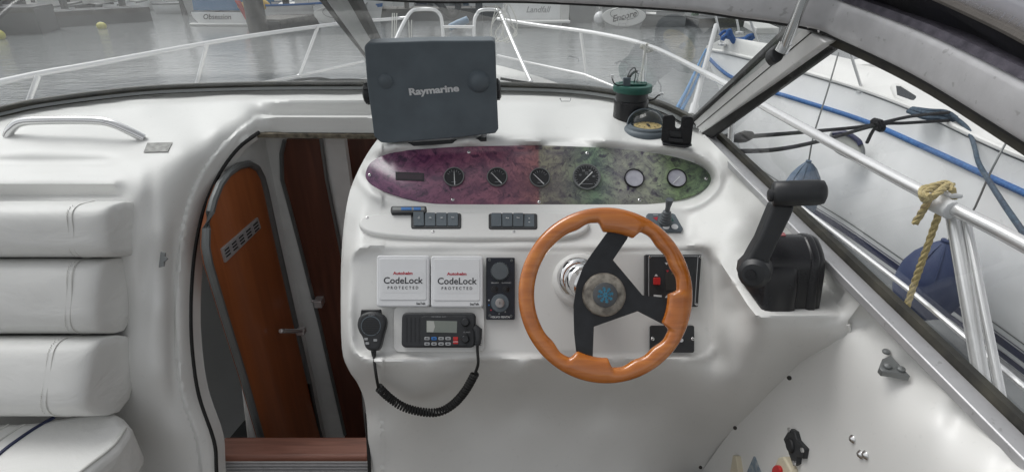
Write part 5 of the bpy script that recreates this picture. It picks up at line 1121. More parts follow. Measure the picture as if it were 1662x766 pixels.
# ---- neighbouring sailing boat
nb = thing('sailing_yacht', rel(3.8, 4.0, -2.4), 'white yacht moored alongside to starboard with a blue rubbing strake and navy stripes', 'yacht')
Sx = [at(u, v, y=y) for u, v, y in ((1147, 90, 7.3), (1178, 119, 6.85), (1215, 137, 6.45), (1290, 160, 5.7), (1400, 195, 4.94), (1500, 238, 4.1), (1662, 312, 3.2))] + [rel(3.22, 2.2, -1.31), rel(3.35, .8, -1.3), rel(3.7, -1.2, -1.28)]
Ex = [at(u, v, y=y) for u, v, y in ((1146, 84, 7.33), (1180, 90, 6.95), (1217, 99, 6.55), (1295, 119, 5.8), (1400, 151, 5.05), (1500, 190, 4.2), (1662, 264, 3.28))] + [rel(3.27, 2.25, -1.1), rel(3.40, .8, -1.08), rel(3.75, -1.2, -1.06)]
Wx = [rel(x, y, -2.4) for x, y in ((2.88, 6.2), (2.93, 5.95), (2.97, 5.7), (3.05, 5.2), (3.13, 4.6), (3.2, 3.9), (3.28, 3.1), (3.33, 2.1), (3.45, .8), (3.8, -1.0))]
S_, E_, W_ = crv(Sx, 5), crv(Ex, 5), crv(Wx, 5); NB = len(S_)
tip = S_[0].copy(); cdir = Vector((.40, -.917, 0)).normalized(); cn = Vector((cdir.y, -cdir.x, 0))
def mir(p): q = p - tip; d_ = q.dot(cn); return p - cn*(2*d_)
def hp(i, f, off=0.0):
    p = S_[i].lerp(W_[i], f); bul = .10*math.sin(math.pi*min(1, f))*min(1, i/12); return p + Vector((-bul - off, .0, 0)) 
fr_ = [0, .15, .3, .45, .6, .75, .9, 1.0]
rows = [E_] + [[hp(i, f) for i in range(NB)] for f in fr_] + [[W_[i] + Vector((.25, 0, -.7)) for i in range(NB)]]
b = MB(); b.loft(rows); b.loft([[mir(p) for p in r_] for r_ in rows]); b.loft([[r_[-1] for r_ in rows], [mir(r_[-1]) for r_ in rows]])
b.build('hull', M['hull'], nb, angle=40)
b = MB(); drow = []
for k in range(9):
    f = k/8; drow.append([E_[i].lerp(mir(E_[i]), f) + Vector((0, 0, .03 + .17*math.sin(math.pi*f)**.8*min(1, (i+1)/5))) for i in range(NB)])
b.loft(drow); b.build('deck', M['gel'], nb)
b = MB(); b.tube([p + Vector((0, 0, .028)) for p in E_], .020, 8); b.build('toe_rail', M['gel'], nb)
b = MB(); b.tube([p + Vector((-.012, 0, 0)) for p in S_], .021, 10); b.tube([mir(p + Vector((-.012, 0, 0))) for p in S_], .021, 10); b.build('rubbing_strake', M['strake'], nb)
for f0, f1, m_, nm in ((.775, .785, 'greytrim', 'crease_line'), (.845, .905, 'stripe', 'navy_stripe'), (.825, .832, 'stripe', 'pin_stripe'), (.945, .99, 'stripe', 'boot_stripe')):
    b = MB(); b.loft([[hp(i, f, .005) for i in range(NB)] for f in (f0, (f0+f1)/2, f1)]); b.build(nm, M[m_], nb)
b = MB(); b.loft([[hp(i, f, .006) for i in range(0, 10)] for f in (.91, .94)]); b.build('bow_blue_band', M['paleblue'], nb)
# coachroof and its windows
ca = [rel(3.02, 5.75, -1.02), rel(3.42, 4.9, -1.02), rel(3.62, 3.4, -1.02), rel(3.75, 1.2, -1.0)]; cb_ = [mir(p) for p in ca]
hts = [.03, .22, .36, .40]
b = MB(); r0 = crv(ca, 5); r3 = crv(cb_, 5); hh = [float(x[0]) for x in cr([(h_,) for h_ in hts], 5)]
r1 = [p.lerp(q, .05) + Vector((0, 0, h_)) for p, q, h_ in zip(r0, r3, hh)]; r2 = [q.lerp(p, .05) + Vector((0, 0, h_)) for p, q, h_ in zip(r0, r3, hh)]
mid_ = [p.lerp(q, .5) + Vector((0, 0, h_*1.2 + .03)) for p, q, h_ in zip(r0, r3, hh)]
b.loft([r0, r1, mid_, r2, r3]); b.loft([[p for p in (r0[0], r1[0], mid_[0])], [r3[0], r2[0], mid_[0]]]); b.build('coachroof', M['gel'], nb, angle=30)
for u0, v0, u1, v1, sd_ in ((1448, 137, 1486, 163, 4.62),):
    pl = PL(at(u0, v0, d=4.78), at(u1, v1, d=4.48), at((u0+u1)/2, v1, d=4.55))
    b = MB(); b.plate(pl, [(1444, 139), (1450, 133), (1462, 137), (1500, 158), (1506, 168), (1498, 172), (1478, 169), (1452, 158)], .03, -.10); wf = b.build('window_frame', M['gel'], nb, bevel=.02)
    b = MB(); b.plate(pl, [(1454, 139), (1462, 140), (1494, 160), (1497, 164), (1490, 166), (1456, 154)], .034, .0); b.build('window', M['glassdark'], wf, bevel=.004)
# hull fairlead / port
pl = PL(at(1350, 230, d=4.97), at(1402, 250, d=4.78), at(1375, 262, d=4.86))
pil = [tuple(p) for p in cr([(1349, 221), (1356, 214), (1374, 217), (1396, 233), (1401, 248), (1396, 257), (1380, 256), (1354, 241)], 4, True)]
b = MB(); b.tube([pl.hit(u, v, .02) for u, v in pil], .016, 8, closed=True); fl_ = b.build('hull_port', M['greytrim'], nb)
b = MB(); b.plate(pl, pil, .012, -.03); b.build('port_glass', M['lcdpale'], fl_)
b = MB(); b.tube(crv([pl.hit(u, v, .03) for u, v in ((1352, 217), (1372, 216), (1392, 228), (1397, 236))], 5), .022, 8); b.build('port_hood', M['stripe'], fl_)
# pulpit and stanchions
for (u, v, u2, v2, yy) in ((1160, 20, 1172, 73, 7.0), (1195, 28, 1200, 54, 7.4), (1218, 34, 1236, 86, 6.6), (1382, 92, 1400, 149, 5.1)):
    c = at(u2, v2, y=yy); a = Vector((c.x - .05, c.y + .02, c.z + .62)); a = at(u, v, y=yy+.05); a = c + (a-c)*(.62/max(.1, (a-c).length))
    b = MB(); b.tube([c, a], .013, 8); b.lathe([(.05, -.01), (.05, .012), (.02, .02)], c, (0, 0, 1), 12); b.build('stanchion', M['rail'], nb)
b = MB(); b.tube(crv([at(1160, -8, y=7.05), at(1195, -4, y=7.5), at(1218, 0, y=6.9), at(1382, 35, y=5.15), rel(3.25, 3.2, -.48), rel(3.4, 1, -.46)], 5), .011, 8); b.build('life_line', M['rail'], nb)
b = MB(); b.prism([at(u, v, y=yy) + Vector((0, 0, .04)) for u, v, yy in ((1205, 50, 7.3), (1240, 52, 7.1), (1262, 62, 6.6), (1225, 62, 6.7))], (0, 0, .07)); b.build('anchor_locker', M['gel2'], nb, bevel=.01)
# rope heap, mooring lines, fender lines
heap = thing('coiled_rope', at(1200, 66, y=6.9), 'bright blue rope lying in loose loops on the bow of the yacht', 'rope')
t = MB(); t.tube(crv([at(u, v, y=6.9) for u, v in ((1172, 63), (1180, 57), (1184, 50), (1188, 62), (1196, 68), (1208, 66), (1214, 60), (1224, 58), (1218, 64), (1206, 70), (1192, 69), (1186, 62), (1176, 60), (1172, 66))], 6), .026, 8); t.build('loops', M['bluerope'], heap)
t = MB(); t.tube(crv([at(u, v, y=6.95) for u, v in ((1168, 58), (1176, 51), (1186, 55), (1194, 64), (1212, 62), (1226, 60))], 6), .018, 8); t.build('loops', M['bluerope'], heap)
rope('mooring_rope', [at(1146, 80, d=6.8), at(1136, 100, d=5.5), at(1118, 140, d=3.6), at(1098, 178, d=2.6)], .010, 'palebluerope', 'pale blue line nearest the bow slanting down behind the gate post')
rope('mooring_rope', [at(1147, 83, d=6.9), at(1141, 104, d=5.6), at(1124, 145, d=3.7), at(1104, 182, d=2.6)], .010, 'palebluerope', 'pale blue line slanting down from the bow, nearer the screen corner')
rope('mooring_rope', [at(1170, 224, d=2.4), at(1240, 220, d=2.8), at(1325, 213, d=3.3), at(1390, 207, d=3.5), at(1425, 201, d=3.6), at(1480, 189, d=3.8), at(1540, 183, d=4.0)], .011, 'blackrope', 'upper black mooring line passing through a knot, in front of the yacht')
rope('mooring_rope', [at(1185, 246, d=2.5), at(1260, 243, d=2.8), at(1335, 228, d=3.2), at(1425, 203, d=3.6), at(1470, 200, d=3.8), at(1540, 196, d=4.0)], .011, 'blackrope', 'lower sagging black mooring line below the first, in front of the yacht')
t = MB(); c = at(1425, 203, d=3.58)
for k in range(4):
    a = k*1.1; t.tube([c + Vector((.034*math.cos(q + a), .02*math.sin(q*2), .026*math.sin(q + a*.5) + .01*math.cos(3*q))) for q in np.linspace(0, 6.28, 18)[:-1]], .012, 6, closed=True)
t.tube(crv([c, at(1416, 214, d=3.56), at(1407, 232, d=3.54)], 4), .011, 6); tag(t.build('rope_knot', M['blackrope']), 'black knot with a short tail joining the mooring lines in front of the yacht', 'knot')
t = MB()
for dv, du in ((0, 0), (4, 6), (-4, 3), (7, -4)): t.tube(crv([at(1478+du, 178+dv*.4, d=4.25), at(1505+du, 184+dv, d=4.1), at(1532+du, 186+dv, d=4.05), at(1552, 196+dv, d=4.0)], 5), .017, 7)
t.tube(crv([at(1540, 186, d=4.0), at(1556, 196, d=3.95), at(1572, 212, d=3.85), at(1582, 240, d=3.7), at(1590, 268, d=3.5), at(1625, 325, d=3.0), at(1670, 390, d=2.6)], 5), .015, 8)
tag(t.build('mooring_rope', mat('navy_fleck_rope', (.02, .035, .06), .8, col2=(.07, .11, .15), scale=60, bump=.5)), 'thick navy flecked rope bundled on the yacht deck edge and hanging down its side', 'rope')
t = MB(); t.lathe([(.001, -.07), (.012, -.062), (.024, -.02), (.028, .02), (.018, .06), (.001, .072)], at(1204, 223, d=2.6), (.9, .4, .05), 12); t.lathe([(.001, -.05), (.018, -.03), (.020, .02), (.001, .045)], at(1176, 225, d=2.45), (.9, .4, .0), 12)
tag(t.build('line_snubber', M['rubber']), 'black rubber snubber bulbs on the upper mooring line beside the stanchion', 'snubber')
def fender(cx, cy, d_, r_, h_, m, lab, topu, topv, line):
    c = at(cx, cy, d=d_); t_ = thing('fender', c, lab, 'fender', 'fenders hanging on the yacht side')
    b = MB(); b.lathe([(.0008, -h_*.5), (r_*.42, -h_*.485), (r_*.80, -h_*.38), (r_*.98, -h_*.2), (r_, -h_*.04), (r_*.93, h_*.12), (r_*.74, h_*.26), (r_*.46, h_*.38), (r_*.22, h_*.455), (r_*.15, h_*.47), (r_*.15, h_*.5), (.001, h_*.505)], c, (0, 0, 1), 28)
    o_ = b.build('cover', M[m], t_)
    for k in range(5):
        a = R(200+k*35); q = MB(); q.tube([c + Vector((r_*s*math.cos(a), r_*s*math.sin(a), h_*z_)) for s, z_ in ((.20, .46), (.48, .385), (.76, .26), (.94, .12))], .004, 5); q.build('pleat', M[m], t_)
    t2 = MB(); t2.tube(crv([c + Vector((0, 0, h_*.49))] + line, 4), .007, 6); t2.build('lanyard', M['greytrim'], t_)
fender(1300, 312, 5.2, .165, .62, 'fenderblue', 'slate blue fender hanging behind the throttle grip', 0, 0, [at(1321, 218, d=5.0), at(1343, 148, d=5.0), at(1361, 86, d=5.1)])
fender(1512, 452, 3.72, .20, .58, 'fender', 'large navy fender hanging behind the hemp rope and the steel stanchions', 0, 0, [at(1575, 350, d=3.55), at(1610, 275, d=3.4), at(1650, 200, d=3.4)])
# hemp rope on our own rail
laid([[at(1548, 322, z=-.455), at(1543, 306, z=-.43), at(1528, 303, z=-.425), at(1510, 308, z=-.425), at(1499, 314, z=-.43), at(1497, 322, z=-.44), at(1508, 322, z=-.435), at(1524, 312, z=-.42), at(1540, 300, z=-.415), at(1546, 310, z=-.42)],
      [at(1546, 302, z=-.42), at(1534, 298, z=-.42), at(1516, 302, z=-.42), at(1500, 306, z=-.425), at(1496, 314, z=-.43), at(1507, 320, z=-.43), at(1503, 332, z=-.45), at(1493, 350, z=-.48), at(1484, 363, z=-.50)],
      [at(1528, 336, d=1.19), at(1522, 352, d=1.20), at(1505, 400, d=1.22), at(1484, 460, d=1.25), at(1466, 515, d=1.27), at(1455, 550, d=1.29)]], .0072, 'rope', 'hemp_rope', 'golden hemp rope knotted round the guard rail with its end hanging down')
t = MB(); a = at(1189, 244, y=at(1190, 150, z=-.45).y)
for k in range(5): t.tube([a + Vector((.022*math.cos(q), .022*math.sin(q), -.012*k + .006*math.sin(q+k))) for q in np.linspace(0, 6.28, 14)[:-1]], .0075, 6, closed=True)
t.tube(crv([a, at(1200, 262, d=1.75), at(1208, 270, d=1.72)], 4), .008, 6); tag(t.build('rope_lashing', M['whiterope']), 'white lashing wound round the foot of the stanchion beside the screen corner', 'lashing')
t = MB(); a = at(1047, 76, z=-.45)
for k in range(4): t.tube([a + Vector((.024*math.cos(q)+.008*k, .020*math.sin(q), .012*math.sin(q*2+k) - .006*k)) for q in np.linspace(0, 6.28, 14)[:-1]], .006, 6, closed=True)
t.tube([a + Vector((.0, -.02, 0)), a + Vector((-.02, -.03, -.28))], .006, 6); tag(t.build('rope_lashing', M['whiterope']), 'white lashing knotted round the guard rail above the green lidded pot', 'lashing')
# thin white lines hung on the pulpit
t = MB()
for k, (cu, cv, ru, rv, ph) in enumerate(((812, 42, 14, 26, 0), (815, 45, 19, 22, .5), (826, 38, 11, 30, 1), (806, 38, 8, 28, .2), (820, 52, 17, 14, .8))):
    t.tube([at(cu + ru*math.cos(q) + 3*math.sin(2*q+ph), cv + rv*math.sin(q) + 2*math.cos(3*q+ph), y=4.45+.02*k) for q in np.linspace(0, 6.28, 30)[:-1]], .0045, 5, closed=True)
tag(t.build('coiled_line', M['whiterope']), 'thin white line coiled in loose loops over the right bow pulpit', 'rope')
t = MB()
for u0, u1 in ((637, 636), (640, 641), (644, 642), (663, 665), (668, 667)): t.tube([at(u0, 22 if u0 < 650 else 33, y=4.5), at(u1, 72, y=4.42)], .0042, 5)
tag(t.build('hanging_line', M['whiterope']), 'thin white lines hanging straight from the left bow rail', 'rope')
# ---- generic moored boats (x ahead, y to port, z up), world placed by their waterline
def moored(name, loc, head, L_, B_, fb, lab, cat, grp=None, hullm='hull', topm='gel', cabin=True, canopy=None, txt=None, stripe=None, txtm='blackink', rails=True, outboard=False, roundtr=False):
    t_ = thing(name, loc, lab, cat, grp); Mx = Matrix.Translation(loc) @ Matrix.Rotation(R(head), 4, 'Z')
    def bb(nm, b, m, p=t_, **k): b.xf(Mx); return b.build(nm, M[m], p, **k)
    st_ = []; ns = 12
    for i in range(ns+1):
        f = i/ns; x = L_*f; w = B_/2*(1 - max(0, (f-.35)/.65)**2.2)*(.93+.07*min(1, f*4)) + .012; sh = fb*(1 + .35*f*f); wl = w*(.80 - .25*f)
        x2 = x - .10*L_*f*0 ; st_.append([Vector((x2, w, sh)), Vector((x2 - .02*L_*f, w*.97, sh*.6)), Vector((x2-.05*L_*f, wl, .05)), Vector((x2-.08*L_*f, wl*.5, -.35)), Vector((x2-.08*L_*f, 0, -.5))])
    for s_ in st_: s_ += [Vector((p.x, -p.y, p.z)) for p in reversed(s_[:-1])]
    b = MB(); b.loft(st_); b.add(st_[0], [tuple(range(len(st_[0])))]); bb('hull', b, hullm, angle=35)
    b = MB(); b.loft([[s_[0] + Vector((0, -.02, -.02)), Vector((s_[0].x, 0, s_[0].z+.04)), s_[-1] + Vector((0, .02, -.02))] for s_ in st_[(2 if cabin else 4):]]); bb('deck', b, topm)
    b = MB(); b.loft([[s_[0] + Vector((0, .012, .02)), s_[0] + Vector((0, .03, -.01)), s_[0] + Vector((0, .012, -.06))] for s_ in st_]); b.loft([[s_[-1] + Vector((0, -.012, .02)), s_[-1] + Vector((0, -.03, -.01)), s_[-1] + Vector((0, -.012, -.06))] for s_ in st_])
    bb('gunwale', b, stripe or 'greytrim')
    if stripe:
        b = MB(); b.loft([[s_[0].lerp(s_[2], .30) + Vector((0, .02, 0)), s_[0].lerp(s_[2], .45) + Vector((0, .02, 0))] for s_ in st_]); b.loft([[s_[-1].lerp(s_[-3], .30) + Vector((0, -.02, 0)), s_[-1].lerp(s_[-3], .45) + Vector((0, -.02, 0))] for s_ in st_]); bb('side_stripe', b, stripe)
    if cabin:
        x0, x1, hc = L_*.30, L_*.72, fb*.9 + .35; w0 = B_*.40
        lo_ = [Vector((x0, w0, fb)), Vector((x1, w0*.75, fb*1.1)), Vector((x1, -w0*.75, fb*1.1)), Vector((x0, -w0, fb))]
        hi_ = [Vector((x0+.05, w0*.85, fb+hc)), Vector((x1-.25*(x1-x0), w0*.68, fb+hc*.92)), Vector((x1-.25*(x1-x0), -w0*.68, fb+hc*.92)), Vector((x0+.05, -w0*.85, fb+hc))]
        b = MB(); b.add(lo_ + hi_, [(0, 1, 5, 4), (1, 2, 6, 5), (2, 3, 7, 6), (3, 0, 4, 7), (4, 5, 6, 7)]); co_ = bb('cabin', b, topm, bevel=.05, seg=2)
        def quad(i, j, a0, a1, b0, b1):
            P = lambda s, h: (lo_[i].lerp(lo_[j], s)).lerp(hi_[i].lerp(hi_[j], s), h)
            q = [P(a0, b0), P(a1, b0), P(a1, b1), P(a0, b1)]; n = (q[1]-q[0]).cross(q[3]-q[0]).normalized(); c = sum(lo_, Vector())/4
            if n.dot(q[0]-c) < 0: n = -n
            b = MB(); b.prism([p + n*.015 for p in q], -n*.03); bb('window', b, 'glassdark', co_)
        for i, j in ((0, 1), (2, 3)): quad(i, j, .08, .42, .45, .85); quad(i, j, .50, .90, .45, .82)
        quad(1, 2, .08, .48, .35, .88); quad(1, 2, .52, .92, .35, .88); quad(3, 0, .1, .45, .3, .85)
    if canopy:
        b = MB(); w0 = B_*.44; rows = []
        for x in np.linspace(.1, L_*.34, 5): rows.append([Vector((x, w0*math.cos(a), fb + .05 + 1.0*math.sin(a)**.6*(1-.15*abs(x/L_-.17)))) for a in np.linspace(0, math.pi, 13)])
        b.loft(rows); b.add(rows[0], [tuple(range(13))]); bb('canopy', b, canopy)
    if rails:
        b = MB(); top = [s_[0] + Vector((0, -.05, .45)) for s_ in st_[5:]] + [s_[-1] + Vector((0, .05, .45)) for s_ in reversed(st_[5:-1])]; b.tube(top, .02, 6); bb('bow_rail', b, 'rail')
        for s_ in st_[5::2]:
            for q in (s_[0] + Vector((0, -.05, 0)), s_[-1] + Vector((0, .05, 0))): b = MB(); b.tube([q, q + Vector((0, 0, .45))], .014, 6); bb('rail_post', b, 'rail')
    if outboard:
        b = MB(); b.box((-.22, 0, fb+.15), (.32, .30, .45)); b.box((-.25, 0, fb*.3), (.14, .12, fb*1.1)); bb('outboard', b, 'plastic', bevel=.04)
    if roundtr or txt:
        b = MB()
        if roundtr:
            pts = [Vector((-.03, B_*.47*math.cos(a), fb*.62 + fb*.55*math.sin(a)*(1 if math.sin(a) < 0 else .75))) for a in np.linspace(0, 2*math.pi, 32)[:-1]]; b.prism(pts, (.06, 0, 0)); tr = bb('transom', b, 'gel', bevel=.02)
            b = MB(); b.tube([Vector((-.045, B_*.30*math.cos(a), fb*.72 + fb*.30*math.sin(a))) for a in np.linspace(0, 2*math.pi, 28)[:-1]], .012, 6, closed=True); bb('transom_moulding', b, 'greytrim', tr)
            for sg in (-1, 1): b = MB(); b.tube([Vector((-.10, sg*.14+.05, fb*.12)), Vector((-.10, sg*.14+.05, fb*1.7))], .012, 6); bb('ladder_rail', b, 'rail')
            for k in range(4): b = MB(); b.tube([Vector((-.10, -.09, fb*(.25+.35*k))), Vector((-.10, .19, fb*(.25+.35*k)))], .010, 6); bb('ladder_rung', b, 'rail')
        if txt:
            ux = (Mx.to_3x3() @ Vector((0, -1, 0))); pos = Mx @ Vector((-.06, txt[3] if len(txt) > 3 else 0, txt[2])); ang = R(txt[4]) if len(txt) > 4 else 0
            text(txt[0], pos, (ux*math.cos(ang) + Vector((0, 0, 1))*math.sin(ang)), (Vector((0, 0, 1))*math.cos(ang) - ux*math.sin(ang)), txt[1], M[txtm], t_, shear=.3, fat=.015, ext=.004)
    return t_, Mx
moored('sailing_boat', Wp(1011, 46), 84, 7.0, 1.75, .72, 'white round-sterned sailing boat lettered Encore, far ahead to starboard', 'sailing boat', roundtr=True, txt=('Encore', .32, .42, 0, 14), cabin=True, hullm='greyhull')
t_, Mx = moored('motor_boat', Wp(872, 44), 93, 7.5, 2.5, .95, 'white motor cruiser seen stern-on with faint name on a broad transom', 'motor boat', stripe='greyhull', txt=('Landfall', .30, .62), txtm='greyink')
b = MB(); b.box((-.28, 0, .22), (.5, 2.45, .10)); b.xf(Mx); b.build('bathing_platform', M['gel'], t_, bevel=.03)
b = MB(); b.box((-.04, -1.05, .75), (.08, .35, 1.2)); b.xf(Mx); b.build('transom_gate', M['gel2'], t_, bevel=.03)
for k in range(6): b = MB(); b.box((-.02, .9-.32*k, 1.12), (.05, .04, .34)); b.xf(Mx); b.build('rail_post', M['rail'], t_)
moored('motor_boat', Wp(944, 37), 90, 5, 1.2, .8, 'small grey boat with white edge moored left of the round-sterned sailing boat', 'motor boat', hullm='greyhull', cabin=False)
b_t = thing('crate', Wp(933, 35), 'dark slatted box standing between the cruiser and the small grey boat', 'box')
b = MB(); b.box(Wp(933, 35) + Vector((-.15, .3, .5)), (.78, .6, .95)); b.build('side', M['darkhull'], b_t, bevel=.02)
moored('dinghy', Wp(1110, 42), 168, 3.4, 1.3, .42, 'grey inflatable dinghy lying along the pontoon right of the sailing boat', 'dinghy', hullm='greyhull', cabin=False, rails=False)
moored('tender', Wp(1062, 33), -10, 2.6, 1.3, .40, 'pale row of fenders and thwarts of a boat behind the dinghy', 'boat', cabin=False, rails=False)
t_, Mx = moored('motor_boat', Wp(366, 42), 88, 6.5, 2.75, .50, 'white boat lettered Obsession with blue hood and red flag, at upper left', 'motor boat', canopy='bluecanvas', txt=('Obsession', .27, .32, .25), hullm='hull', stripe='darkhull')
b = MB(); b.box((-.12, 0, .05), (.16, 2.7, .10)); b.xf(Mx); b.build('stern_platform', M['gel'], t_, bevel=.03)
b = MB(); b.loft([[Vector((-.10, -.62-.08*k, .95-.20*k)), Vector((-.08, -.85-.05*k, .92-.18*k))] for k in range(5)]); b.xf(Mx); b.build('red_flag', M['flag'], t_, solid=.01)
ky_ = thing('kayak', Mx @ Vector((1.0, -1.0, 1.0)), 'yellow dinghy carried on the boat lettered Obsession', 'dinghy')
b = MB(); b.lathe([(.001, -.7), (.16, -.55), (.26, -.2), (.28, .1), (.20, .5), (.001, .7)], Mx @ Vector((.3, -1.15, .72)), (1, .1, 0), 14); b.build('hull', M['yellow2'], ky_)
moored('motor_boat', Wp(428, 38), 8, 5.0, 1.8, .75, 'white and blue motor boat pointing right behind the tall dark pile', 'motor boat', stripe='blue', hullm='hull')
b = MB(); b.ball(Wp(487, 32) + Vector((0, 0, .35)), .28, 16, 10); tag(b.build('round_fender', M['bluecanvas']), 'round blue fender at the bow of the white and blue boat', 'fender')
moored('sailing_boat', Wp(553, 44), 100, 6, 2.0, .75, 'white sailing boat stern half hidden by the windscreen post', 'sailing boat', roundtr=True)
b = MB(); b.tube([Wp(500, 28) + Vector((0, 0, 1.1)), Wp(528, 27) + Vector((0, 0, 1.2))], [.20, .24], 14); tag(b.build('rolled_sail', M['gel2']), 'rolled white sail cover above the pontoon left of the windscreen post', 'sail')
moored('motor_boat', Wp(585, 22), 95, 6, 2.4, .9, 'pale blue grey boat just right of the windscreen post', 'motor boat', hullm='paleblue')
moored('motor_boat', Wp(628, 16), 90, 6, 2.4, .95, 'white boat stern-on behind the pontoon above the left pulpit', 'motor boat')
moored('motor_boat', Wp(688, 16), 90, 6, 2.6, .9, 'boat with a navy cover behind the left bow pulpit', 'motor boat', hullm='navy', topm='canvas')
moored('motor_boat', Wp(734, 14), 75, 6, 2.3, .9, 'blue grey boat behind the gap between the bow pulpits', 'motor boat', hullm='paleblue', outboard=True)
moored('motor_boat', Wp(790, 20), 95, 5, 2.0, .8, 'white motor boat behind the right bow pulpit', 'motor boat')
moored('sport_boat', Wp(262, 21), 4, 3.2, 1.5, .45, 'small open white boat on the water left of the boat lettered Obsession', 'boat', cabin=False, rails=False)
moored('motor_boat', Wp(322, 26), 60, 5, 2.0, .7, 'grey white boat behind the boat lettered Obsession', 'motor boat', hullm='greyhull')
moored('motor_boat', Wp(238, 16), 95, 6, 2.2, 1.0, 'white cruiser beyond the end of the dark quay', 'motor boat')
gl_ = [(18, 33, 70, 'white boat half lost in the dark quay, farthest left'), (66, 30, 110, 'white boat with a hanging sail beside the dark quay'), (100, 26, 80, 'white boat against the quay, third from the left'), (140, 25, 95, 'white boat against the quay left of the life ring'), (178, 23, 85, 'white boat at the quay above the yellow buoy')]
for u, v, h_, lab in gl_: moored('motor_boat', Wp(u, v), h_, 3.4, 1.0, .42, lab, 'motor boat', 'boats at the dark quay', rails=False, hullm='darkhull' if u in (66, 140) else 'hull', topm='gel2')
moored('motor_boat', Wp(207, 22), 100, 3.0, 1.0, .5, 'white boat below the life ring at the right end of the quay', 'motor boat', rails=False)
for u, v, h_, L_, B_, hm, lab in ((283, 12, 170, 5, 1.8, 'hull', 'white boat far behind the small open boat'), (455, 20, 80, 5, 2.0, 'hull', 'white boat behind the white and blue boat'), (508, 18, 100, 5, 2.0, 'greyhull', 'grey boat beyond the rolled sail'), (603, 27, 88, 4, 1.3, 'hull', 'narrow white boat against the crossing pontoon, left end'),
        (652, 20, 95, 4.5, 1.4, 'hull', 'white boat just left of the navy covered boat'), (712, 20, 85, 4, 1.2, 'greyhull', 'grey boat between the navy cover and the pulpit gap'), (962, 22, 92, 5, 1.6, 'hull', 'white boat partly behind the sailing boat lettered Encore'), (1088, 26, 100, 5, 1.5, 'hull', 'white boat behind the grey dinghy'), (1160, 24, 80, 5, 1.9, 'hull', 'white boat beyond the dark right pontoon')):
    moored('motor_boat', Wp(u, v), h_, L_, B_, .7, lab, 'motor boat', hullm=hm, stripe='stripe' if u % 2 else None, rails=u > 600)
# ---- quay, pontoons, piles, buoys
q0, q1 = Wp(-160, 30), Wp(232, 17)
qt = thing('quay_wall', (q0+q1)/2, 'dark timber quay wall behind the boats at upper left', 'quay')
T = (q1-q0).normalized(); Nq = Vector((T.y, -T.x, 0))
b = MB(); b.box((q0+q1)/2 + Nq*-.6 + Vector((0, 0, 1.6)), ((q1-q0).length, .6, 4.4), (T, Vector((-T.y, T.x, 0)), Vector((0, 0, 1)))); b.build('wall', M['darkhull'], qt)
for k in range(15):
    b = MB(); p = q0.lerp(q1, (k+.5)/15) + Nq*-.2; b.tube([p - Vector((0, 0, 1)), p + Vector((0, 0, 4))], .14, 8); b.build('timber_pile', M['pile'], qt)
for k in range(3):
    b = MB(); b.box(q0.lerp(q1, .5) + Nq*-.05 + Vector((0, 0, .7+1.1*k)), ((q1-q0).length, .12, .2), (T, Vector((-T.y, T.x, 0)), Vector((0, 0, 1)))); b.build('waling', M['pile'], qt)
def pontoon(a, c, w, h_, lab, m='deck', planks=True, kids=10):
    t_ = thing('pontoon', (a+c)/2, lab, 'pontoon'); T = (c-a).normalized(); S = Vector((-T.y, T.x, 0)); L_ = (c-a).length; ax = (T, S, Vector((0, 0, 1)))
    b = MB(); b.box((a+c)/2 + Vector((0, 0, h_/2-.12)), (L_, w, h_), ax); b.build('float', M['darkhull'], t_, bevel=.02)
    b = MB(); nP = max(4, int(L_/.6))
    for k in range(nP): b.box(a.lerp(c, (k+.5)/nP) + Vector((0, 0, h_-.09)), (L_/nP*.94, w*1.02, .06), ax)
    tag(b.build('plank', M[m], t_), kind='stuff')
    for s in (-1, 1): b = MB(); b.box((a+c)/2 + S*(s*w*.51) + Vector((0, 0, h_-.16)), (L_, .06, .16), ax); b.build('fender_rail', M['pile'], t_)
    return t_
pontoon(Wp(-120, 58), Wp(84, 52), 1.6, .95, 'dark bulky pontoon at the far left edge below the quay', 'darkhull')
pontoon(Wp(88, 43), Wp(240, 33), 1.3, .62, 'dark grey pontoon lying before the quay at upper left', 'darkhull')
pontoon(Wp(430, 50), Wp(545, 30), 1.4, .45, 'weathered brown pontoon running away left of the windscreen post')
pontoon(Wp(575, 33), Wp(812, 31), 1.3, .55, 'long weathered pontoon crossing behind the bow pulpits')
pontoon(Wp(1120, 43), Wp(1260, 40), 1.3, .40, 'dark pontoon right of the dinghy ahead of the yacht', 'darkhull')
def pile(u, v, r_, h_, lab, m='pile', sq=False):
    p = Wp(u, v); b = MB()
    b.tube([p - Vector((0, 0, 1)), p + Vector((0, 0, h_*.4)), p + Vector((0, 0, h_))], [r_*1.05, r_, r_*.93], 10 if not sq else 4); tag(b.build('mooring_pile', M[m]), lab, 'pile')
pile(420, 52, .33, 5, 'thick grey pile standing right of the boat lettered Obsession'); pile(617, 34, .13, 3.0, 'slim timber pile at the left end of the crossing pontoon'); pile(778, 34, .20, 3.4, 'dark square pile behind the right bow pulpit', 'darkhull', True)
pile(1126, 40, .16, 3.2, 'dark green post right of the dinghy', 'greenpaint', True); pile(748, 30, .12, 2.6, 'pale post between the bow pulpits', 'greyhull'); pile(662, 34, .1, 2.4, 'thin pile beside the left bow pulpit')
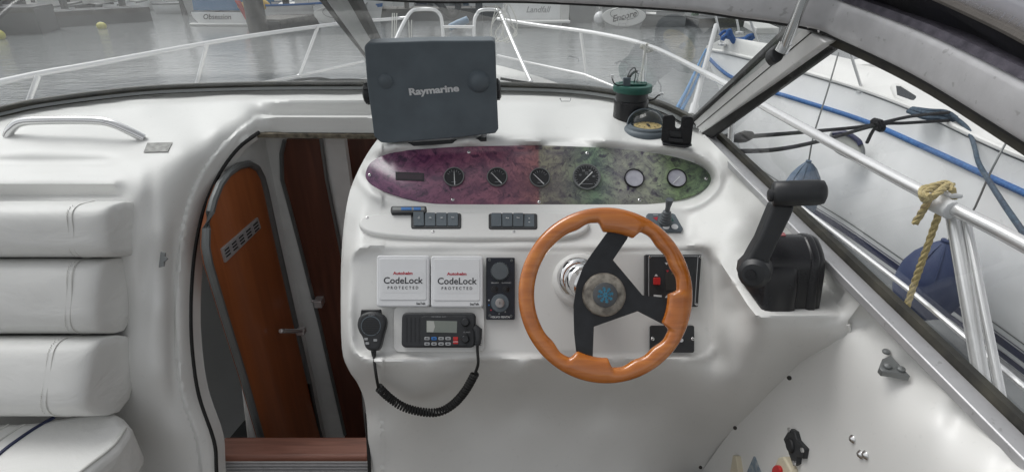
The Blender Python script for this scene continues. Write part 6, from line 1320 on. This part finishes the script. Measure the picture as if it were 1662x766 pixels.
for u, v, r_, h_, lab in ((12, 52, .16, 3, 'dark pile at the far left pontoon'), (50, 48, .15, 3, 'dark pile at the near end of the left pontoons'), (112, 34, .14, 3, 'dark pile left of the yellow buoy by the quay'), (205, 30, .14, 3, 'dark pile by the life ring'), (300, 24, .13, 3.2, 'pile left of the boat lettered Obsession'), (470, 40, .13, 2.6, 'pile on the brown pontoon right of the thick grey pile'), (585, 30, .12, 2.8, 'pile beside the windscreen post at the crossing pontoon'), (700, 30, .12, 2.4, 'pile under the left pulpit hoop'), (930, 30, .13, 2.6, 'pile left of the small grey boat')):
    pile(u, v, r_, h_, lab, 'darkhull')
for u, v, r_, lab in ((166, 47, .17, 'yellow mooring buoy floating left of centre of the dark quay'), (-2, 64, .22, 'yellow mooring buoy cut by the left edge of the photograph')):
    c = Wp(u, v) + Vector((0, 0, r_*.55)); bt = thing('mooring_buoy', c, lab, 'buoy', 'yellow mooring buoys'); b = MB(); b.ball(c, r_, 20, 12, k=.85); b.build('float', M['yellow'], bt)
    b = MB(); b.tube([c + Vector((r_*.35*math.cos(a)*.3, 0, r_*.83 + r_*.2*math.sin(a))) for a in np.linspace(0, 6.28, 12)[:-1]], .012, 5, closed=True); b.build('ring', M['steel'], bt)
lr = Wp(214, 24) + Vector((0, -.3, .75)); b = MB(); b.tube([lr + Vector((.22*math.cos(a), 0, .22*math.sin(a))) for a in np.linspace(0, 6.28, 20)[:-1]], .065, 8, closed=True); tag(b.build('life_ring', M['white']), 'white life ring at the right end of the dark quay', 'life ring')
b = MB(); b.ball(Wp(973, 43) + Vector((0, 0, .30)), .25, 18, 10); tag(b.build('ball_fender', M['white']), 'white ball fender hanging left of the sailing boat lettered Encore', 'fender')
tyre = [Wp(728, 40) + Vector((x, 0, z)) for x, z in ((-1.0, .95), (-.7, .98), (-.35, .8), (-.1, .5), (.1, .32), (.32, .38), (.42, .7), (.34, 1.05), (.25, 1.3))]
b = MB(); b.tube(crv(tyre, 5), .13, 10); tag(b.build('rubber_hose', M['rubber']), 'thick black rubber fender tube curled against the pontoon behind the left pulpit', 'fender')
b = MB(); b.lathe([(.001, -.4), (.12, -.36), (.14, 0), (.13, .36), (.001, .4)], Wp(745, 52) + Vector((0, 0, .28)), (.9, .2, .35), 12); tag(b.build('blue_fender', M['paleblue']), 'pale blue fender floating between the bow pulpits', 'fender')
